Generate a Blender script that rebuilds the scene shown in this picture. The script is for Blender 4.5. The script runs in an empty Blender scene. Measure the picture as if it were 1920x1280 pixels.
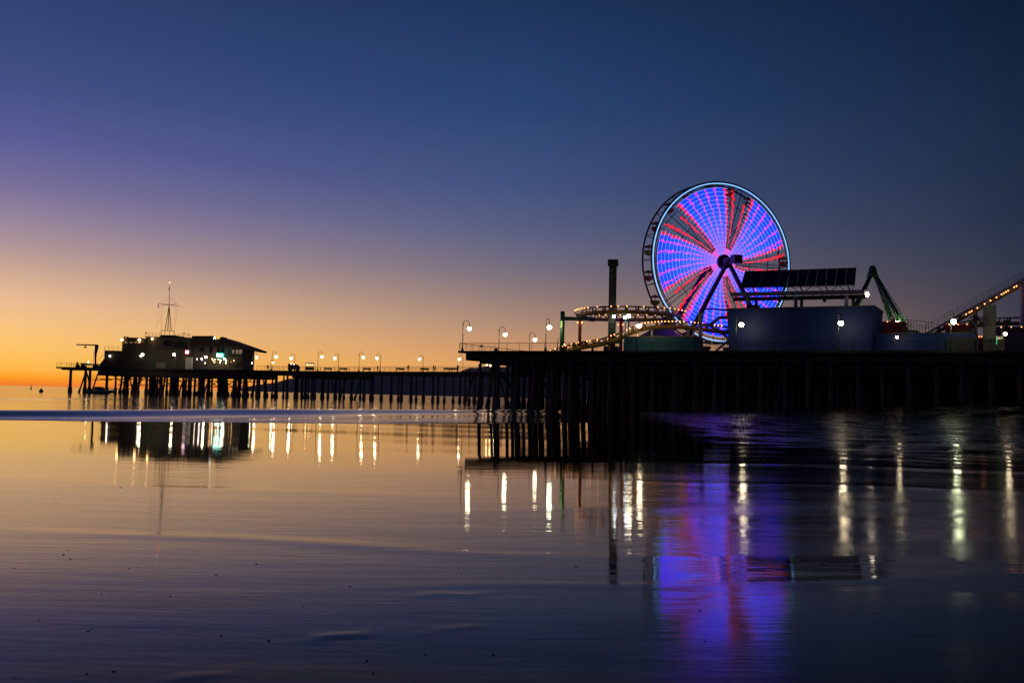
import bpy, math, random
import numpy as np
from mathutils import Matrix, Vector
random.seed(7)
R = math.radians
S = bpy.context.scene
COL = S.collection
F = 1867.0                                   # 35 mm lens expressed in photo pixels
PITCH = math.atan(104.4 / F); ROLL = math.atan(0.0233)
CAM = (Matrix.Rotation(math.pi/2 + PITCH, 4, 'X') @ Matrix.Rotation(ROLL, 4, 'Z'))
C3 = CAM.to_3x3()
SEA_Z = -1.7
DECK = 7.0
FAR = 5.8

def W(px, py, Y):                            # photo direction -> world point at depth Y
    d = C3 @ Vector(((px-960)/F, -(py-640)/F, -1))
    return d * (Y / d.y)
def V(px, Y, z):                             # column + depth + height -> world point
    a, b = W(px, 300, Y), W(px, 900, Y)
    t = (z - a.z) / (b.z - a.z)
    return a.lerp(b, t)
def H(px, py, Y): return W(px, py, Y).z

# ------------------------------------------------------------------ materials
def lin(c):
    return tuple((x/12.92 if x <= .04045 else ((x+.055)/1.055)**2.4) for x in c)
def srgb(r, g, b): return lin((r/255, g/255, b/255))

def mat(name, col, rough=.6, metal=0., var=.25, scale=3., emit=None, strength=0., bump=0.):
    m = bpy.data.materials.new(name); m.use_nodes = True
    nt = m.node_tree; n = nt.nodes; l = nt.links
    p = n['Principled BSDF']
    p.inputs['Roughness'].default_value = rough; p.inputs['Metallic'].default_value = metal
    tc = n.new('ShaderNodeTexCoord'); no = n.new('ShaderNodeTexNoise')
    no.inputs['Scale'].default_value = scale; no.inputs['Detail'].default_value = 5
    l.new(tc.outputs['Object'], no.inputs['Vector'])
    mx = n.new('ShaderNodeMix'); mx.data_type = 'RGBA'
    mx.inputs[6].default_value = tuple(c*(1-var) for c in col) + (1,)
    mx.inputs[7].default_value = tuple(min(1, c*(1+var)) for c in col) + (1,)
    l.new(no.outputs['Fac'], mx.inputs[0]); l.new(mx.outputs[2], p.inputs['Base Color'])
    if bump:
        b = n.new('ShaderNodeBump'); b.inputs['Distance'].default_value = bump
        l.new(no.outputs['Fac'], b.inputs['Height']); l.new(b.outputs[0], p.inputs['Normal'])
    if emit:
        p.inputs['Emission Color'].default_value = emit + (1,); p.inputs['Emission Strength'].default_value = strength
    return m

M = {}
M['timber'] = mat('weathered_timber', (.10, .078, .06), .85, bump=.02)
M['wet_timber'] = mat('wet_pile_timber', (.21, .155, .11), .8, bump=.03)
M['deckwood'] = mat('deck_planks', (.10, .085, .07), .8)
M['steel'] = mat('dark_painted_steel', (.06, .06, .06), .5, .3)
M['grey'] = mat('grey_painted_steel', (.42, .40, .36), .55)
M['white'] = mat('white_paint', (.6, .6, .58), .5)
M['yellow'] = mat('coaster_yellow', (.30, .20, .035), .45)
M['green'] = mat('green_paint', (.02, .12, .035), .45)
M['red'] = mat('red_paint', (.42, .05, .04), .45)
M['purple'] = mat('purple_paint', (.07, .035, .11), .5)
M['brownt'] = mat('brown_tower', (.07, .04, .03), .7)
M['blue'] = mat('blue_wall', (.006, .030, .19), .6, var=.12, scale=.4)
M['teal'] = mat('teal_wall', (.02, .13, .17), .6, var=.15, scale=.5)
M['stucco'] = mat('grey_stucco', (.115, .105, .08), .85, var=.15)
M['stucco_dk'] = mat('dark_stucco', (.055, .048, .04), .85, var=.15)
M['roof'] = mat('dark_shingle', (.05, .04, .035), .8)
M['glass'] = mat('dark_glass', (.012, .014, .018), .15, var=.1)
M['solar'] = mat('solar_cells', (.006, .008, .02), .3, var=.4, scale=1.2)
M['concrete'] = mat('concrete', (.30, .28, .25), .9)
M['hull'] = mat('boat_hull', (.35, .34, .33), .4)
M['cloth'] = mat('dark_clothing', (.03, .03, .035), .9)
M['stone'] = mat('pebble_stone', (.035, .03, .026), .7)
M['leaf'] = mat('palm_leaf', (.04, .065, .025), .6)
M['bark'] = mat('palm_bark', (.13, .10, .07), .9)
M['hill'] = mat('hill_scrub', (.62, .42, .30), .95, var=.35, scale=.004)
M['lawn'] = mat('letter_green', (.10, .30, .08), .5, emit=(.08, .22, .05), strength=.05)
def glow(name, col, s): return mat(name, (.8, .8, .8), .4, emit=col, strength=s)
M['lampw'] = glow('lamp_warm', (1, .80, .50), 42)
M['lampc'] = glow('lamp_greenish', (.92, 1, .60), 50)
M['lampf'] = glow('lamp_far', (1, .80, .50), 38)
M['lamps'] = glow('lamp_small', (1, .82, .60), 12)
M['lampo'] = glow('lamp_orange', (1, .52, .20), 14)
M['flood'] = glow('flood_light', (.9, .96, 1), 30)
M['bulb'] = glow('string_bulb', (1, .36, .09), 3.2)
M['redlight'] = glow('red_beacon', (1, .10, .05), 12)
M['signteal'] = glow('sign_teal', (0, .75, .55), 2.2)
M['signwhite'] = glow('sign_white', (.9, 1, 1), 3.)
M['signred'] = glow('sign_red', (1, .08, .06), 2.)
M['signblue'] = glow('sign_blue', (.10, .2, 1), 2.5)
M['signyellow'] = glow('sign_yellow', (1, .6, .06), 1.6)
M['neongreen'] = glow('neon_green', (0, 1, .25), 1.5)
M['limeglow'] = glow('lime_glow', (.45, .9, .02), .7)
M['rimlight'] = glow('rim_light', (.20, .50, 1), 1.7)
M['ringlight'] = glow('ring_light', (.20, .36, 1), 1.2)
M['window_lit'] = glow('lit_window', (1, .62, .3), .10)
m = bpy.data.materials.new('led_cells'); m.use_nodes = True
p = m.node_tree.nodes['Principled BSDF']; at = m.node_tree.nodes.new('ShaderNodeAttribute'); at.attribute_name = 'led'
p.inputs['Base Color'].default_value = (.02, .02, .02, 1)
m.node_tree.links.new(at.outputs['Color'], p.inputs['Emission Color']); p.inputs['Emission Strength'].default_value = 1.0
M['led'] = m

# ------------------------------------------------------------------ mesh builder
class MB:
    def __init__(s): s.v = []; s.f = []; s.c = None; s.smooth = []
    def add(s, vs, fs, smooth=False):
        b = len(s.v); s.v += [tuple(x) for x in vs]
        s.f += [tuple(b+i for i in f) for f in fs]; s.smooth += [smooth]*len(fs); return s
    def obox(s, o, ax, ay, az):               # box from corner + three edge vectors
        o, ax, ay, az = map(Vector, (o, ax, ay, az))
        vs = [o, o+ax, o+ax+ay, o+ay, o+az, o+ax+az, o+ax+ay+az, o+ay+az]
        return s.add(vs, [(0,3,2,1),(4,5,6,7),(0,1,5,4),(1,2,6,5),(2,3,7,6),(3,0,4,7)])
    def box(s, x0, x1, y0, y1, z0, z1): return s.obox((x0,y0,z0), (x1-x0,0,0), (0,y1-y0,0), (0,0,z1-z0))
    def beam(s, a, b, w, h=None):              # rectangular bar between two points
        a, b = Vector(a), Vector(b); h = h or w; d = (b-a).normalized()
        up = Vector((0,0,1)) if abs(d.z) < .95 else Vector((0,1,0))
        sd = d.cross(up).normalized(); up = sd.cross(d).normalized()
        return s.obox(a - sd*w/2 - up*h/2, b-a, sd*w, up*h)
    def tube(s, pts, r, n=8, cap=True, closed=False):
        pts = [Vector(q) for q in pts]; k = len(pts)
        rr = r if isinstance(r, (list, tuple)) else [r]*k
        vs = []; nrm = None
        for i, q in enumerate(pts):
            if closed: t = (pts[(i+1) % k]-pts[i-1]).normalized()
            else: t = (pts[min(i+1,k-1)]-pts[max(i-1,0)]).normalized()
            if nrm is None: nrm = t.orthogonal().normalized()
            nrm = (nrm - t*nrm.dot(t)).normalized(); bn = t.cross(nrm)
            vs += [q + (nrm*math.cos(2*math.pi*j/n) + bn*math.sin(2*math.pi*j/n))*rr[i] for j in range(n)]
        fs = []
        for i in range(k if closed else k-1):
            i2 = (i+1) % k
            fs += [(i*n+j, i*n+(j+1)%n, i2*n+(j+1)%n, i2*n+j) for j in range(n)]
        s.add(vs, fs, True)
        if cap and not closed:
            b = len(s.v)-len(vs)
            s.f += [tuple(b+j for j in reversed(range(n))), tuple(b+(k-1)*n+j for j in range(n))]; s.smooth += [False]*2
        return s
    def ball(s, c, r, nu=12, nv=8, sz=1.):
        c = Vector(c); vs = [c+Vector((0,0,r*sz))]
        for i in range(1, nv):
            a = math.pi*i/nv
            vs += [c+Vector((r*math.sin(a)*math.cos(2*math.pi*j/nu), r*math.sin(a)*math.sin(2*math.pi*j/nu), r*sz*math.cos(a))) for j in range(nu)]
        vs.append(c-Vector((0,0,r*sz))); fs = []
        for j in range(nu): fs.append((0, 1+j, 1+(j+1)%nu))
        for i in range(nv-2):
            for j in range(nu): fs.append((1+i*nu+j, 1+(i+1)*nu+j, 1+(i+1)*nu+(j+1)%nu, 1+i*nu+(j+1)%nu))
        e = len(vs)-1; q = 1+(nv-2)*nu
        for j in range(nu): fs.append((q+j, e, q+(j+1)%nu))
        return s.add(vs, fs, True)
    def prism(s, poly, d):                     # closed polygon (3D points) pushed along d
        poly = [Vector(q) for q in poly]; d = Vector(d); n = len(poly)
        s.add(poly+[q+d for q in poly], [tuple(range(n)), tuple(reversed(range(n,2*n)))] +
              [(i, i+n, (i+1)%n+n, (i+1)%n) for i in range(n)]); return s
    def mesh(s, name, mt, off=(0,0,0)):
        me = bpy.data.meshes.new(name)
        me.from_pydata([(x-off[0], y-off[1], z-off[2]) for x, y, z in s.v], [], s.f)
        me.polygons.foreach_set('use_smooth', s.smooth)
        me.materials.append(M[mt] if isinstance(mt, str) else mt); me.update(); return me
    def build(s, name, mt, parent=None, loc=None):
        root = parent
        off = Vector((0,0,0))
        while root is not None: off = off + root.location; root = root.parent
        if parent is None and loc is not None: off = Vector(loc)
        o = bpy.data.objects.new(name, s.mesh(name, mt, off))
        if parent is not None: o.parent = parent
        elif loc is not None: o.location = loc
        COL.objects.link(o); return o

def tag(o, label=None, cat=None, group=None, kind=None):
    if label: o['label'] = label
    if cat: o['category'] = cat
    if group: o['group'] = group
    if kind: o['kind'] = kind
    return o
def thing(name, label, cat, loc=(0,0,0), group=None):
    o = bpy.data.objects.new(name, None); o.location = loc; o.empty_display_size = .3
    COL.objects.link(o); return tag(o, label, cat, group)
def copy_tree(o, parent=None):
    c = o.copy(); COL.objects.link(c)
    if parent is not None: c.parent = parent
    for ch in [x for x in COL.objects if x.parent == o]: copy_tree(ch, c)
    return c
def part_copy(o, parent, loc, rot=None):
    c = o.copy(); c.parent = parent; c.location = Vector(loc) - parent.location
    if rot: c.rotation_euler = rot
    COL.objects.link(c); return c
def text_part(txt, size, name, mt, parent, world_loc, xdir, zdir=(0,0,1), thick=.03):
    cu = bpy.data.curves.new('t', 'FONT'); cu.body = txt; cu.size = size; cu.extrude = thick
    cu.align_x = 'CENTER'; cu.align_y = 'CENTER'; cu.resolution_u = 3
    to = bpy.data.objects.new('t', cu); COL.objects.link(to)
    bpy.context.view_layer.update()
    me = bpy.data.meshes.new_from_object(to.evaluated_get(bpy.context.evaluated_depsgraph_get()))
    bpy.data.objects.remove(to); bpy.data.curves.remove(cu)
    x = Vector(xdir).normalized(); z = Vector(zdir); y = z.cross(x).normalized()
    o = Vector(world_loc) - parent.location
    m4 = Matrix(((x.x, z.x, -y.x, o.x), (x.y, z.y, -y.y, o.y), (x.z, z.z, -y.z, o.z), (0,0,0,1)))
    me.transform(m4); me.materials.clear(); me.materials.append(M[mt])
    ob = bpy.data.objects.new(name, me); ob.parent = parent; COL.objects.link(ob); return ob

# ------------------------------------------------------------------ world (dusk sky)
w = bpy.data.worlds.new('World'); S.world = w; w.use_nodes = True
nt = w.node_tree; N = nt.nodes; L = nt.links
bg = N['Background']
tc = N.new('ShaderNodeTexCoord')
sep = N.new('ShaderNodeSeparateXYZ'); L.new(tc.outputs['Generated'], sep.inputs[0])
def mth(op, a, b=None, c=None):
    n = N.new('ShaderNodeMath'); n.operation = op
    for i, x in enumerate((a, b, c)):
        if x is None: continue
        if isinstance(x, (int, float)): n.inputs[i].default_value = x
        else: L.new(x, n.inputs[i])
    return n.outputs[0]
elev = mth('MULTIPLY', mth('ARCSINE', sep.outputs['Z']), 180/math.pi/45.)
vm = N.new('ShaderNodeVectorMath'); vm.operation = 'MULTIPLY'; vm.inputs[1].default_value = (1,1,0); L.new(tc.outputs['Generated'], vm.inputs[0])
vn = N.new('ShaderNodeVectorMath'); vn.operation = 'NORMALIZE'; L.new(vm.outputs[0], vn.inputs[0])
vd = N.new('ShaderNodeVectorMath'); vd.operation = 'DOT_PRODUCT'; L.new(vn.outputs[0], vd.inputs[0])
SUN_AZ = R(-35); vd.inputs[1].default_value = (math.sin(SUN_AZ), math.cos(SUN_AZ), 0)
ang = mth('MULTIPLY', mth('ARCCOSINE', mth('MINIMUM', mth('MAXIMUM', vd.outputs['Value'], -.99999), .99999)), 180/math.pi)
def ramp(stops):
    n = N.new('ShaderNodeValToRGB'); n.color_ramp.interpolation = 'LINEAR'
    cr = n.color_ramp
    while len(cr.elements) > 1: cr.elements.remove(cr.elements[-1])
    first = True
    for e, c in stops:
        el = cr.elements[0] if first else cr.elements.new(e/45.)
        el.position = e/45.; el.color = srgb(*c) + (1,); first = False
    L.new(elev, n.inputs[0]); return n.outputs[0]
SKY = [
 [(0,(238,118,48)),(.3,(253,146,34)),(.55,(255,166,48)),(.85,(255,184,74)),(1.4,(255,192,90)),(2.2,(253,197,110)),(3.2,(247,196,131)),(4.4,(234,188,146)),(5.6,(212,173,147)),
  (7,(180,152,152)),(8.6,(150,132,155)),(10.4,(118,110,154)),(12.6,(91,93,150)),(15.2,(68,81,134)),(18.2,(54,71,121)),(21.6,(43,61,106)),(28,(28,42,90)),(45,(16,26,60))],
 [(0,(238,152,78)),(.8,(232,154,84)),(1.8,(222,158,98)),(2.9,(203,150,108)),(4.4,(172,138,118)),(6,(142,122,122)),(7.5,(116,109,126)),(9.6,(89,96,130)),(12,(67,83,128)),
  (16.6,(42,68,115)),(19.5,(36,60,104)),(22.4,(30,51,89)),(30,(18,31,63)),(45,(10,18,42))],
 [(0,(84,70,74)),(2.5,(76,68,76)),(5.1,(62,61,76)),(7.5,(49,55,74)),(9.7,(38,49,72)),(14.2,(28,42,68)),(20,(17,32,57)),(24,(14,27,51)),(30,(11,21,43)),(45,(8,14,32))],
 [(0,(60,56,68)),(8,(44,48,72)),(20,(24,34,60)),(45,(11,18,40))]]
outs = [ramp(s) for s in SKY]
cur = outs[0]
for o, (a, b) in zip(outs[1:], ((8,35),(35,62),(62,125))):
    mr = N.new('ShaderNodeMapRange'); mr.inputs['From Min'].default_value = a; mr.inputs['From Max'].default_value = b
    L.new(ang, mr.inputs['Value'])
    mx = N.new('ShaderNodeMix'); mx.data_type = 'RGBA'
    L.new(mr.outputs[0], mx.inputs[0]); L.new(cur, mx.inputs[6]); L.new(o, mx.inputs[7]); cur = mx.outputs[2]
L.new(cur, bg.inputs['Color']); bg.inputs['Strength'].default_value = 1.0

# ------------------------------------------------------------------ beach + sea
YS_K = np.array([-60, 10, 25, 32, 40, 50, 75, 110, 150, 200, 400.])
XS_K = np.array([-900, -300, -90, -55, -33, -21, -5, 4, 8, 12, 30.])
def smooth(a, b, x):
    t = np.clip((x-a)/(b-a), 0, 1); return t*t*(3-2*t)
def gsm(ks, vs, sig):
    g = np.arange(-100, 460, 1.); v = np.interp(g, ks, vs); k = np.exp(-.5*(np.arange(-4*sig, 4*sig+1)/sig)**2); k /= k.sum()
    v = np.convolve(np.pad(v, len(k)//2, mode='edge'), k, 'valid'); return lambda q: np.interp(q, g, v)
XS_F = gsm(YS_K, XS_K, 7)
def beach_z(X, Y):
    X = np.asarray(X, float); Y = np.asarray(Y, float)
    zn = -1.08 - .0058*(Y-3.5) - 3.5*(.0075+.007*smooth(1.5, -5., X))*(np.tanh((Y-6.8)/3.5)+.735) + .001*X + .0165*.5*np.logaddexp(0, (X+.3)/.5)
    d = X - XS_F(Y)
    dd = np.where(d < 0, .03*d, .02*np.minimum(d, 25))
    berm = .072*4*np.logaddexp(0, (X-30)/4)*smooth(80, 115, Y)
    zf = SEA_Z + dd + np.minimum(berm, 3.2)
    t = smooth(22, 62, Y)
    z = zn*(1-t) + zf*t
    return np.maximum(z, -8)
def grid_mesh(name, xs, ys, zfun, mt):
    X, Y = np.meshgrid(xs, ys); Z = zfun(X, Y)
    nx, ny = len(xs), len(ys)
    co = np.stack([X, Y, Z], -1).reshape(-1, 3).astype(np.float32)
    i = np.arange(nx*ny).reshape(ny, nx)
    q = np.stack([i[:-1,:-1], i[:-1,1:], i[1:,1:], i[1:,:-1]], -1).reshape(-1, 4).astype(np.int32)
    me = bpy.data.meshes.new(name); me.vertices.add(len(co)); me.vertices.foreach_set('co', co.ravel())
    me.loops.add(q.size); me.loops.foreach_set('vertex_index', q.ravel())
    me.polygons.add(len(q)); me.polygons.foreach_set('loop_start', np.arange(0, q.size, 4, dtype=np.int32))
    me.polygons.foreach_set('use_smooth', np.ones(len(q), bool))
    me.update(calc_edges=True); me.validate(); me.materials.append(mt)
    o = bpy.data.objects.new(name, me); COL.objects.link(o); return o
def wavy(X, Y):                              # smooth pseudo-noise of long wavelengths
    return (np.sin(.31*X+.17*Y+1)*np.sin(.12*X-.43*Y) + .6*np.sin(.71*X+.9*Y+2)*np.sin(.37*Y-.2*X+.5))
def bz(X, Y):
    z = beach_z(X, Y)
    z = z + .003*wavy(X, Y)*smooth(4, 12, Y)
    # low swash ridges left by the last waves, running across the foreshore
    for (x0, y0, ux, uy, hh, wd, ln) in ((-1.9, 7.7, .985, -.17, .007, .20, 2.6), (1.0, 6.0, .98, .2, .004, .12, 2.2), (-.75, 4.55, .72, .69, .012, .035, .13), (-.22, 4.75, .7, .71, .010, .03, .10),
                                   (-.30, 5.6, .9, .43, .006, .05, .22), (-1.15, 3.85, .72, .69, .010, .03, .11), (3.5, 11., .96, .28, .010, .3, 3.0), (8, 17, .95, -.3, .016, .4, 4), (14, 28, .95, -.3, .025, .6, 6),
                                   (11, 22, .92, .4, .02, .5, 4), (16, 36, .9, -.4, .03, .7, 8), (5, 13.5, .97, -.2, .012, .3, 3), (-4, 12.5, .975, -.22, .004, .35, 3.6)):
        a = (X-x0)*ux + (Y-y0)*uy; b = -(X-x0)*uy + (Y-y0)*ux
        z = z + .5*hh*np.exp(-(a/ln)**2 - (b/wd + .7*np.sin(a/ln*2.) + .5*np.sin(a/ln*4.3+x0))**2)
    rr = smooth(.16, .30, X/np.maximum(Y, 1))*smooth(14, 22, Y)*smooth(95, 60, Y)
    a = .9*X + 2.3*Y + 1.6*np.sin(.35*X-.21*Y) + 1.1*np.sin(.8*X+.33*Y)
    z = z + rr*.013*np.exp(-np.abs(np.sin(a*.42))*3.)*(1+.7*np.sin(.5*X+.3*Y)) + rr*.0045*np.sin(2.1*X+3.3*Y+2*np.sin(.7*X))
    return z
def axis(lo, hi, step, far_lo, far_hi, g=1.16):
    a = list(np.arange(lo, hi+1e-6, step)); s = step; x = a[-1]
    while x < far_hi: s *= g; x += s; a.append(x)
    s = step; x = a[0]; pre = []
    while x > far_lo: s *= g; x -= s; pre.append(x)
    return np.array(pre[::-1] + a)
yb = [-40., -20, -8, -2, 1.5]; y = 2.; 
while y < 300: yb.append(y); y += max(.035, y*.011)
xs_b = axis(-5, 6, .05, -400, 400, 1.022)

def sand_material():
    m = bpy.data.materials.new('wet_sand'); m.use_nodes = True
    nt = m.node_tree; n = nt.nodes; l = nt.links; p = n['Principled BSDF']
    tc = n.new('ShaderNodeTexCoord')
    def mp(sx, sy, sz=1., loc=(0,0,0)):
        q = n.new('ShaderNodeMapping'); q.inputs['Scale'].default_value = (sx, sy, sz); q.inputs['Location'].default_value = loc
        l.new(tc.outputs['Object'], q.inputs[0]); return q.outputs[0]
    def noise(vec, scale, det=3, rough=.5):
        q = n.new('ShaderNodeTexNoise'); q.inputs['Scale'].default_value = scale; q.inputs['Detail'].default_value = det; q.inputs['Roughness'].default_value = rough
        l.new(vec, q.inputs['Vector']); return q.outputs['Fac']
    def mt(op, a, b=None, c=None):
        q = n.new('ShaderNodeMath'); q.operation = op
        for i, x in enumerate((a, b, c)):
            if x is None: continue
            if isinstance(x, (int, float)): q.inputs[i].default_value = x
            else: l.new(x, q.inputs[i])
        return q.outputs[0]
    def mr(v, a, b, c, d, smoothst=True):
        q = n.new('ShaderNodeMapRange'); q.interpolation_type = 'SMOOTHSTEP' if smoothst else 'LINEAR'
        for k, x in zip(('From Min','From Max','To Min','To Max'), (a,b,c,d)): q.inputs[k].default_value = x
        l.new(v, q.inputs['Value']); return q.outputs[0]
    sp = n.new('ShaderNodeSeparateXYZ'); l.new(tc.outputs['Object'], sp.inputs[0])
    edge = noise(mp(.6, 1.4), 1.0, 4)
    Yd = mt('ADD', mt('ADD', sp.outputs['Y'], mt('MULTIPLY', mt('SUBTRACT', edge, .5), 1.1)), mt('MULTIPLY', sp.outputs['X'], .10))
    # how wet: damp close to the camera, a thin film of water further out
    bl = mr(Yd, 3.6, 6.7, .20, .045); br = mr(Yd, 6., 26., .16, .05)
    sd_ = mr(sp.outputs['X'], .8, 2.4, 0, 1); mb_ = n.new('ShaderNodeMix'); l.new(sd_, mb_.inputs[0]); l.new(bl, mb_.inputs[2]); l.new(br, mb_.inputs[3]); base = mb_.outputs[0]
    patches = mr(noise(mp(.14, .75), 1.0, 5), .40, .60, -.55, 1.)
    r1 = mt('MULTIPLY', mt('MULTIPLY', base, mr(sp.outputs['Y'], 10., 20., 1., .38)), mt('MULTIPLY_ADD', patches, -.45, 1.0))
    r1 = mt('MAXIMUM', r1, .018)
    film = mt('MULTIPLY', mr(Yd, 6.05, 6.2, 0, 1), mr(Yd, 7.25, 7.6, 1, 0))
    film = mt('MULTIPLY', film, mr(sp.outputs['X'], -.3, 1.0, 0, 1))
    fr_ = mt('MULTIPLY', mr(mt('MULTIPLY_ADD', sp.outputs['Y'], -.10, sp.outputs['X']), 1.5, 6., 0, 1), mr(sp.outputs['Y'], 13., 30., 0, 1))
    pt2 = mr(noise(mp(.5, .8), 1.0, 4), .42, .58, .30, .05)
    mf = n.new('ShaderNodeMix'); l.new(fr_, mf.inputs[0]); l.new(r1, mf.inputs[2]); l.new(pt2, mf.inputs[3]); r1 = mf.outputs[0]
    mx = n.new('ShaderNodeMix'); l.new(film, mx.inputs[0]); l.new(r1, mx.inputs[2]); mx.inputs[3].default_value = .035
    rough = mx.outputs[0]
    l.new(rough, p.inputs['Roughness'])
    fr0 = mt('MULTIPLY', mr(mt('MULTIPLY_ADD', sp.outputs['Y'], -.10, sp.outputs['X']), .5, 5., 1, .5), mr(Yd, 3.5, 15., .17, .5)); l.new(fr0, p.inputs['Specular IOR Level'])
    grain = noise(mp(1, 1), 60., 2)
    c = n.new('ShaderNodeMix'); c.data_type = 'RGBA'
    c.inputs[6].default_value = (.003, .003, .003, 1); c.inputs[7].default_value = (.016, .014, .013, 1)
    l.new(mt('MULTIPLY', mt('ADD', grain, noise(mp(.3, 1.2), 1.5, 4)), .5), c.inputs[0]); l.new(c.outputs[2], p.inputs['Base Color'])
    p.inputs['IOR'].default_value = 1.33
    rip = noise(mp(.35, 1.), 2.2, 3, .45); fine = noise(mp(.6, 1.), 22., 3, .6); gr = noise(mp(1, 1), 240., 2, .5)
    h = mt('MULTIPLY', rip, mr(sp.outputs['Y'], 9., 22., .0022, .0009))
    rgt = mt('MULTIPLY', mr(mt('MULTIPLY_ADD', sp.outputs['Y'], -.08, sp.outputs['X']), -.2, 1.2, 0, 1), mt('MULTIPLY', mr(sp.outputs['Y'], 6.5, 10., 0, 1), mr(sp.outputs['Y'], 45., 70., 1, 0)))
    h = mt('MULTIPLY_ADD', noise(mp(1., 1.), 3.2, 4, .6), mt('MULTIPLY', rgt, .0042), h)
    h = mt('MULTIPLY_ADD', fine, mt('MULTIPLY_ADD', rough, .0014, .00008), h)
    h = mt('MULTIPLY_ADD', gr, mt('MULTIPLY', rough, .0006), h)
    h = mt('MULTIPLY_ADD', noise(mp(.22, 1.3), 7., 3, .6), mr(sp.outputs['Y'], 5., 16., .0011, .0002), h)
    b = n.new('ShaderNodeBump'); b.inputs['Distance'].default_value = 1.0; b.inputs['Strength'].default_value = 1.0
    l.new(h, b.inputs['Height']); l.new(b.outputs[0], p.inputs['Normal'])
    return m
def sea_material():
    m = bpy.data.materials.new('sea_water'); m.use_nodes = True
    nt = m.node_tree; n = nt.nodes; l = nt.links; p = n['Principled BSDF']
    p.inputs['Base Color'].default_value = (.012, .018, .03, 1); p.inputs['IOR'].default_value = 1.33
    p.inputs['Roughness'].default_value = .1
    tc = n.new('ShaderNodeTexCoord'); q = n.new('ShaderNodeMapping'); q.inputs['Scale'].default_value = (.10, .40, 1); q.inputs['Rotation'].default_value = (0,0,R(-25))
    l.new(tc.outputs['Object'], q.inputs[0])
    no = n.new('ShaderNodeTexNoise'); no.inputs['Scale'].default_value = 1.; no.inputs['Detail'].default_value = 4; l.new(q.outputs[0], no.inputs['Vector'])
    mr = n.new('ShaderNodeMapRange'); mr.inputs['From Min'].default_value = .35; mr.inputs['From Max'].default_value = .65; mr.inputs['To Min'].default_value = .05; mr.inputs['To Max'].default_value = .13
    l.new(no.outputs['Fac'], mr.inputs['Value']); l.new(mr.outputs[0], p.inputs['Roughness'])
    b = n.new('ShaderNodeBump'); b.inputs['Distance'].default_value = .035; b.inputs['Strength'].default_value = .6
    l.new(no.outputs['Fac'], b.inputs['Height']); l.new(b.outputs[0], p.inputs['Normal'])
    return m
sand = grid_mesh('beach', xs_b, np.array(yb), bz, sand_material()); tag(sand, kind='structure')
# swells: crest lines (X as a function of Y) roughly parallel to the shore
SW = [([-60, 30, 45, 53, 79, 117, 150], [-200, -75, -38, -27, -15, 2.5, 12], .38, 1.0),
      ([60, 122, 198, 240], [-75, -63, -54, -46], .13, 1.6)]
def sz(X, Y):
    z = np.full_like(X, SEA_Z)
    for ys, xs, hh, wd in SW:
        d = X - gsm(ys, xs, 6)(Y) + .5*np.sin(Y*.09) + .25*np.sin(Y*.31)
        d = d*.42                                # distance across the oblique crest
        fade = smooth(150, 100, Y) if hh > .2 else smooth(230, 150, Y)
        prof = np.where(d > 0, np.exp(-(d/wd)**2), np.exp(-(d/(wd*3.5))**2))
        z = z + hh*prof*fade*(1+.15*np.sin(Y*.11))
    return z
ys_s = [-200., -80, 0.]; y = 20.
while y < 40000: ys_s.append(y); y += max(.6, .6*(y/60)) if y < 260 else y*.08
xs_s = axis(-80, 20, .4, -40000, 40000, 1.2)
sea = grid_mesh('sea', xs_s, np.array(ys_s), sz, sea_material()); tag(sea, kind='structure')

# ------------------------------------------------------------------ distant hills
def hills():
    prof = [(430,0),(455,6),(480,12),(500,15),(520,19),(541,25),(580,31),(640,36),(700,40),(770,42),(840,44),(865,46),(890,54),(905,57),(940,60),(1000,58),(1080,52),(1200,50),(1400,40),(1700,36),(2000,34),(2400,30)]
    mb = MB(); rows = []
    xs = np.linspace(430, 2400, 260)
    for px in xs:
        h = np.interp(px, [q[0] for q in prof], [q[1] for q in prof])
        h *= 1 + .02*math.sin(px*.045) + .012*math.sin(px*.13+1)
        k = (px-960)/F; row = []
        for j, (dy, fr) in enumerate(((0, 0), (350, .42), (750, .72), (1200, .9), (1900, 1.0), (3200, .5))):
            Y = 6500 + dy - 300*math.sin(px*.021+j)*(.3 if j else 0)
            row.append((k*Y, Y, SEA_Z - 2 + h*fr*(1+.02*math.sin(px*.03*(j+1)+j*2))/F*Y*1.0))
        rows.append(row)
    n = 6; vs = [q for r_ in rows for q in r_]
    fs = [(i*n+j, (i+1)*n+j, (i+1)*n+j+1, i*n+j+1) for i in range(len(rows)-1) for j in range(n-1)]
    mb.add(vs, fs, True); tag(mb.build('hills', 'hill'), kind='structure')
    mb = MB()
hills()

# ------------------------------------------------------------------ shared lamp
def make_lamp(Hh=4.9, gr=.31, globe='lampw', name='street_lamp'):
    t = thing(name, 'x', 'street lamp')
    MB().tube([(0,0,0),(0,0,.12),(0,0,.5),(0,0,.75)], [.24,.22,.12,.07], 10).build('lamp_base', 'steel', t)
    MB().tube([(0,0,.7),(0,0,Hh-.75)], [.065,.055], 8).build('pole', 'steel', t)
    r = .5; c = (r, Hh-.75)
    pts = [(0,0,Hh-.9)] + [(c[0]-r*math.cos(a), 0, c[1]+r*1.25*math.sin(a)) for a in np.linspace(0, math.pi, 12)] + [(2*r, 0, Hh-1.0)]
    a_ = MB().tube(pts, .045, 8); a_.ball((0,0,Hh-.75), .12, 8, 6); a_.build('crook_arm', 'steel', t)
    MB().tube([(2*r,0,Hh-.96),(2*r,0,Hh-1.06),(2*r,0,Hh-1.18)], [.05,.16,.2], 10).build('lamp_cap', 'steel', t)
    MB().ball((2*r,0,Hh-1.18-gr*.75), gr, 14, 10).build('globe', globe, t)
    return t
lampA = make_lamp(); lampUsed = [False]
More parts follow.
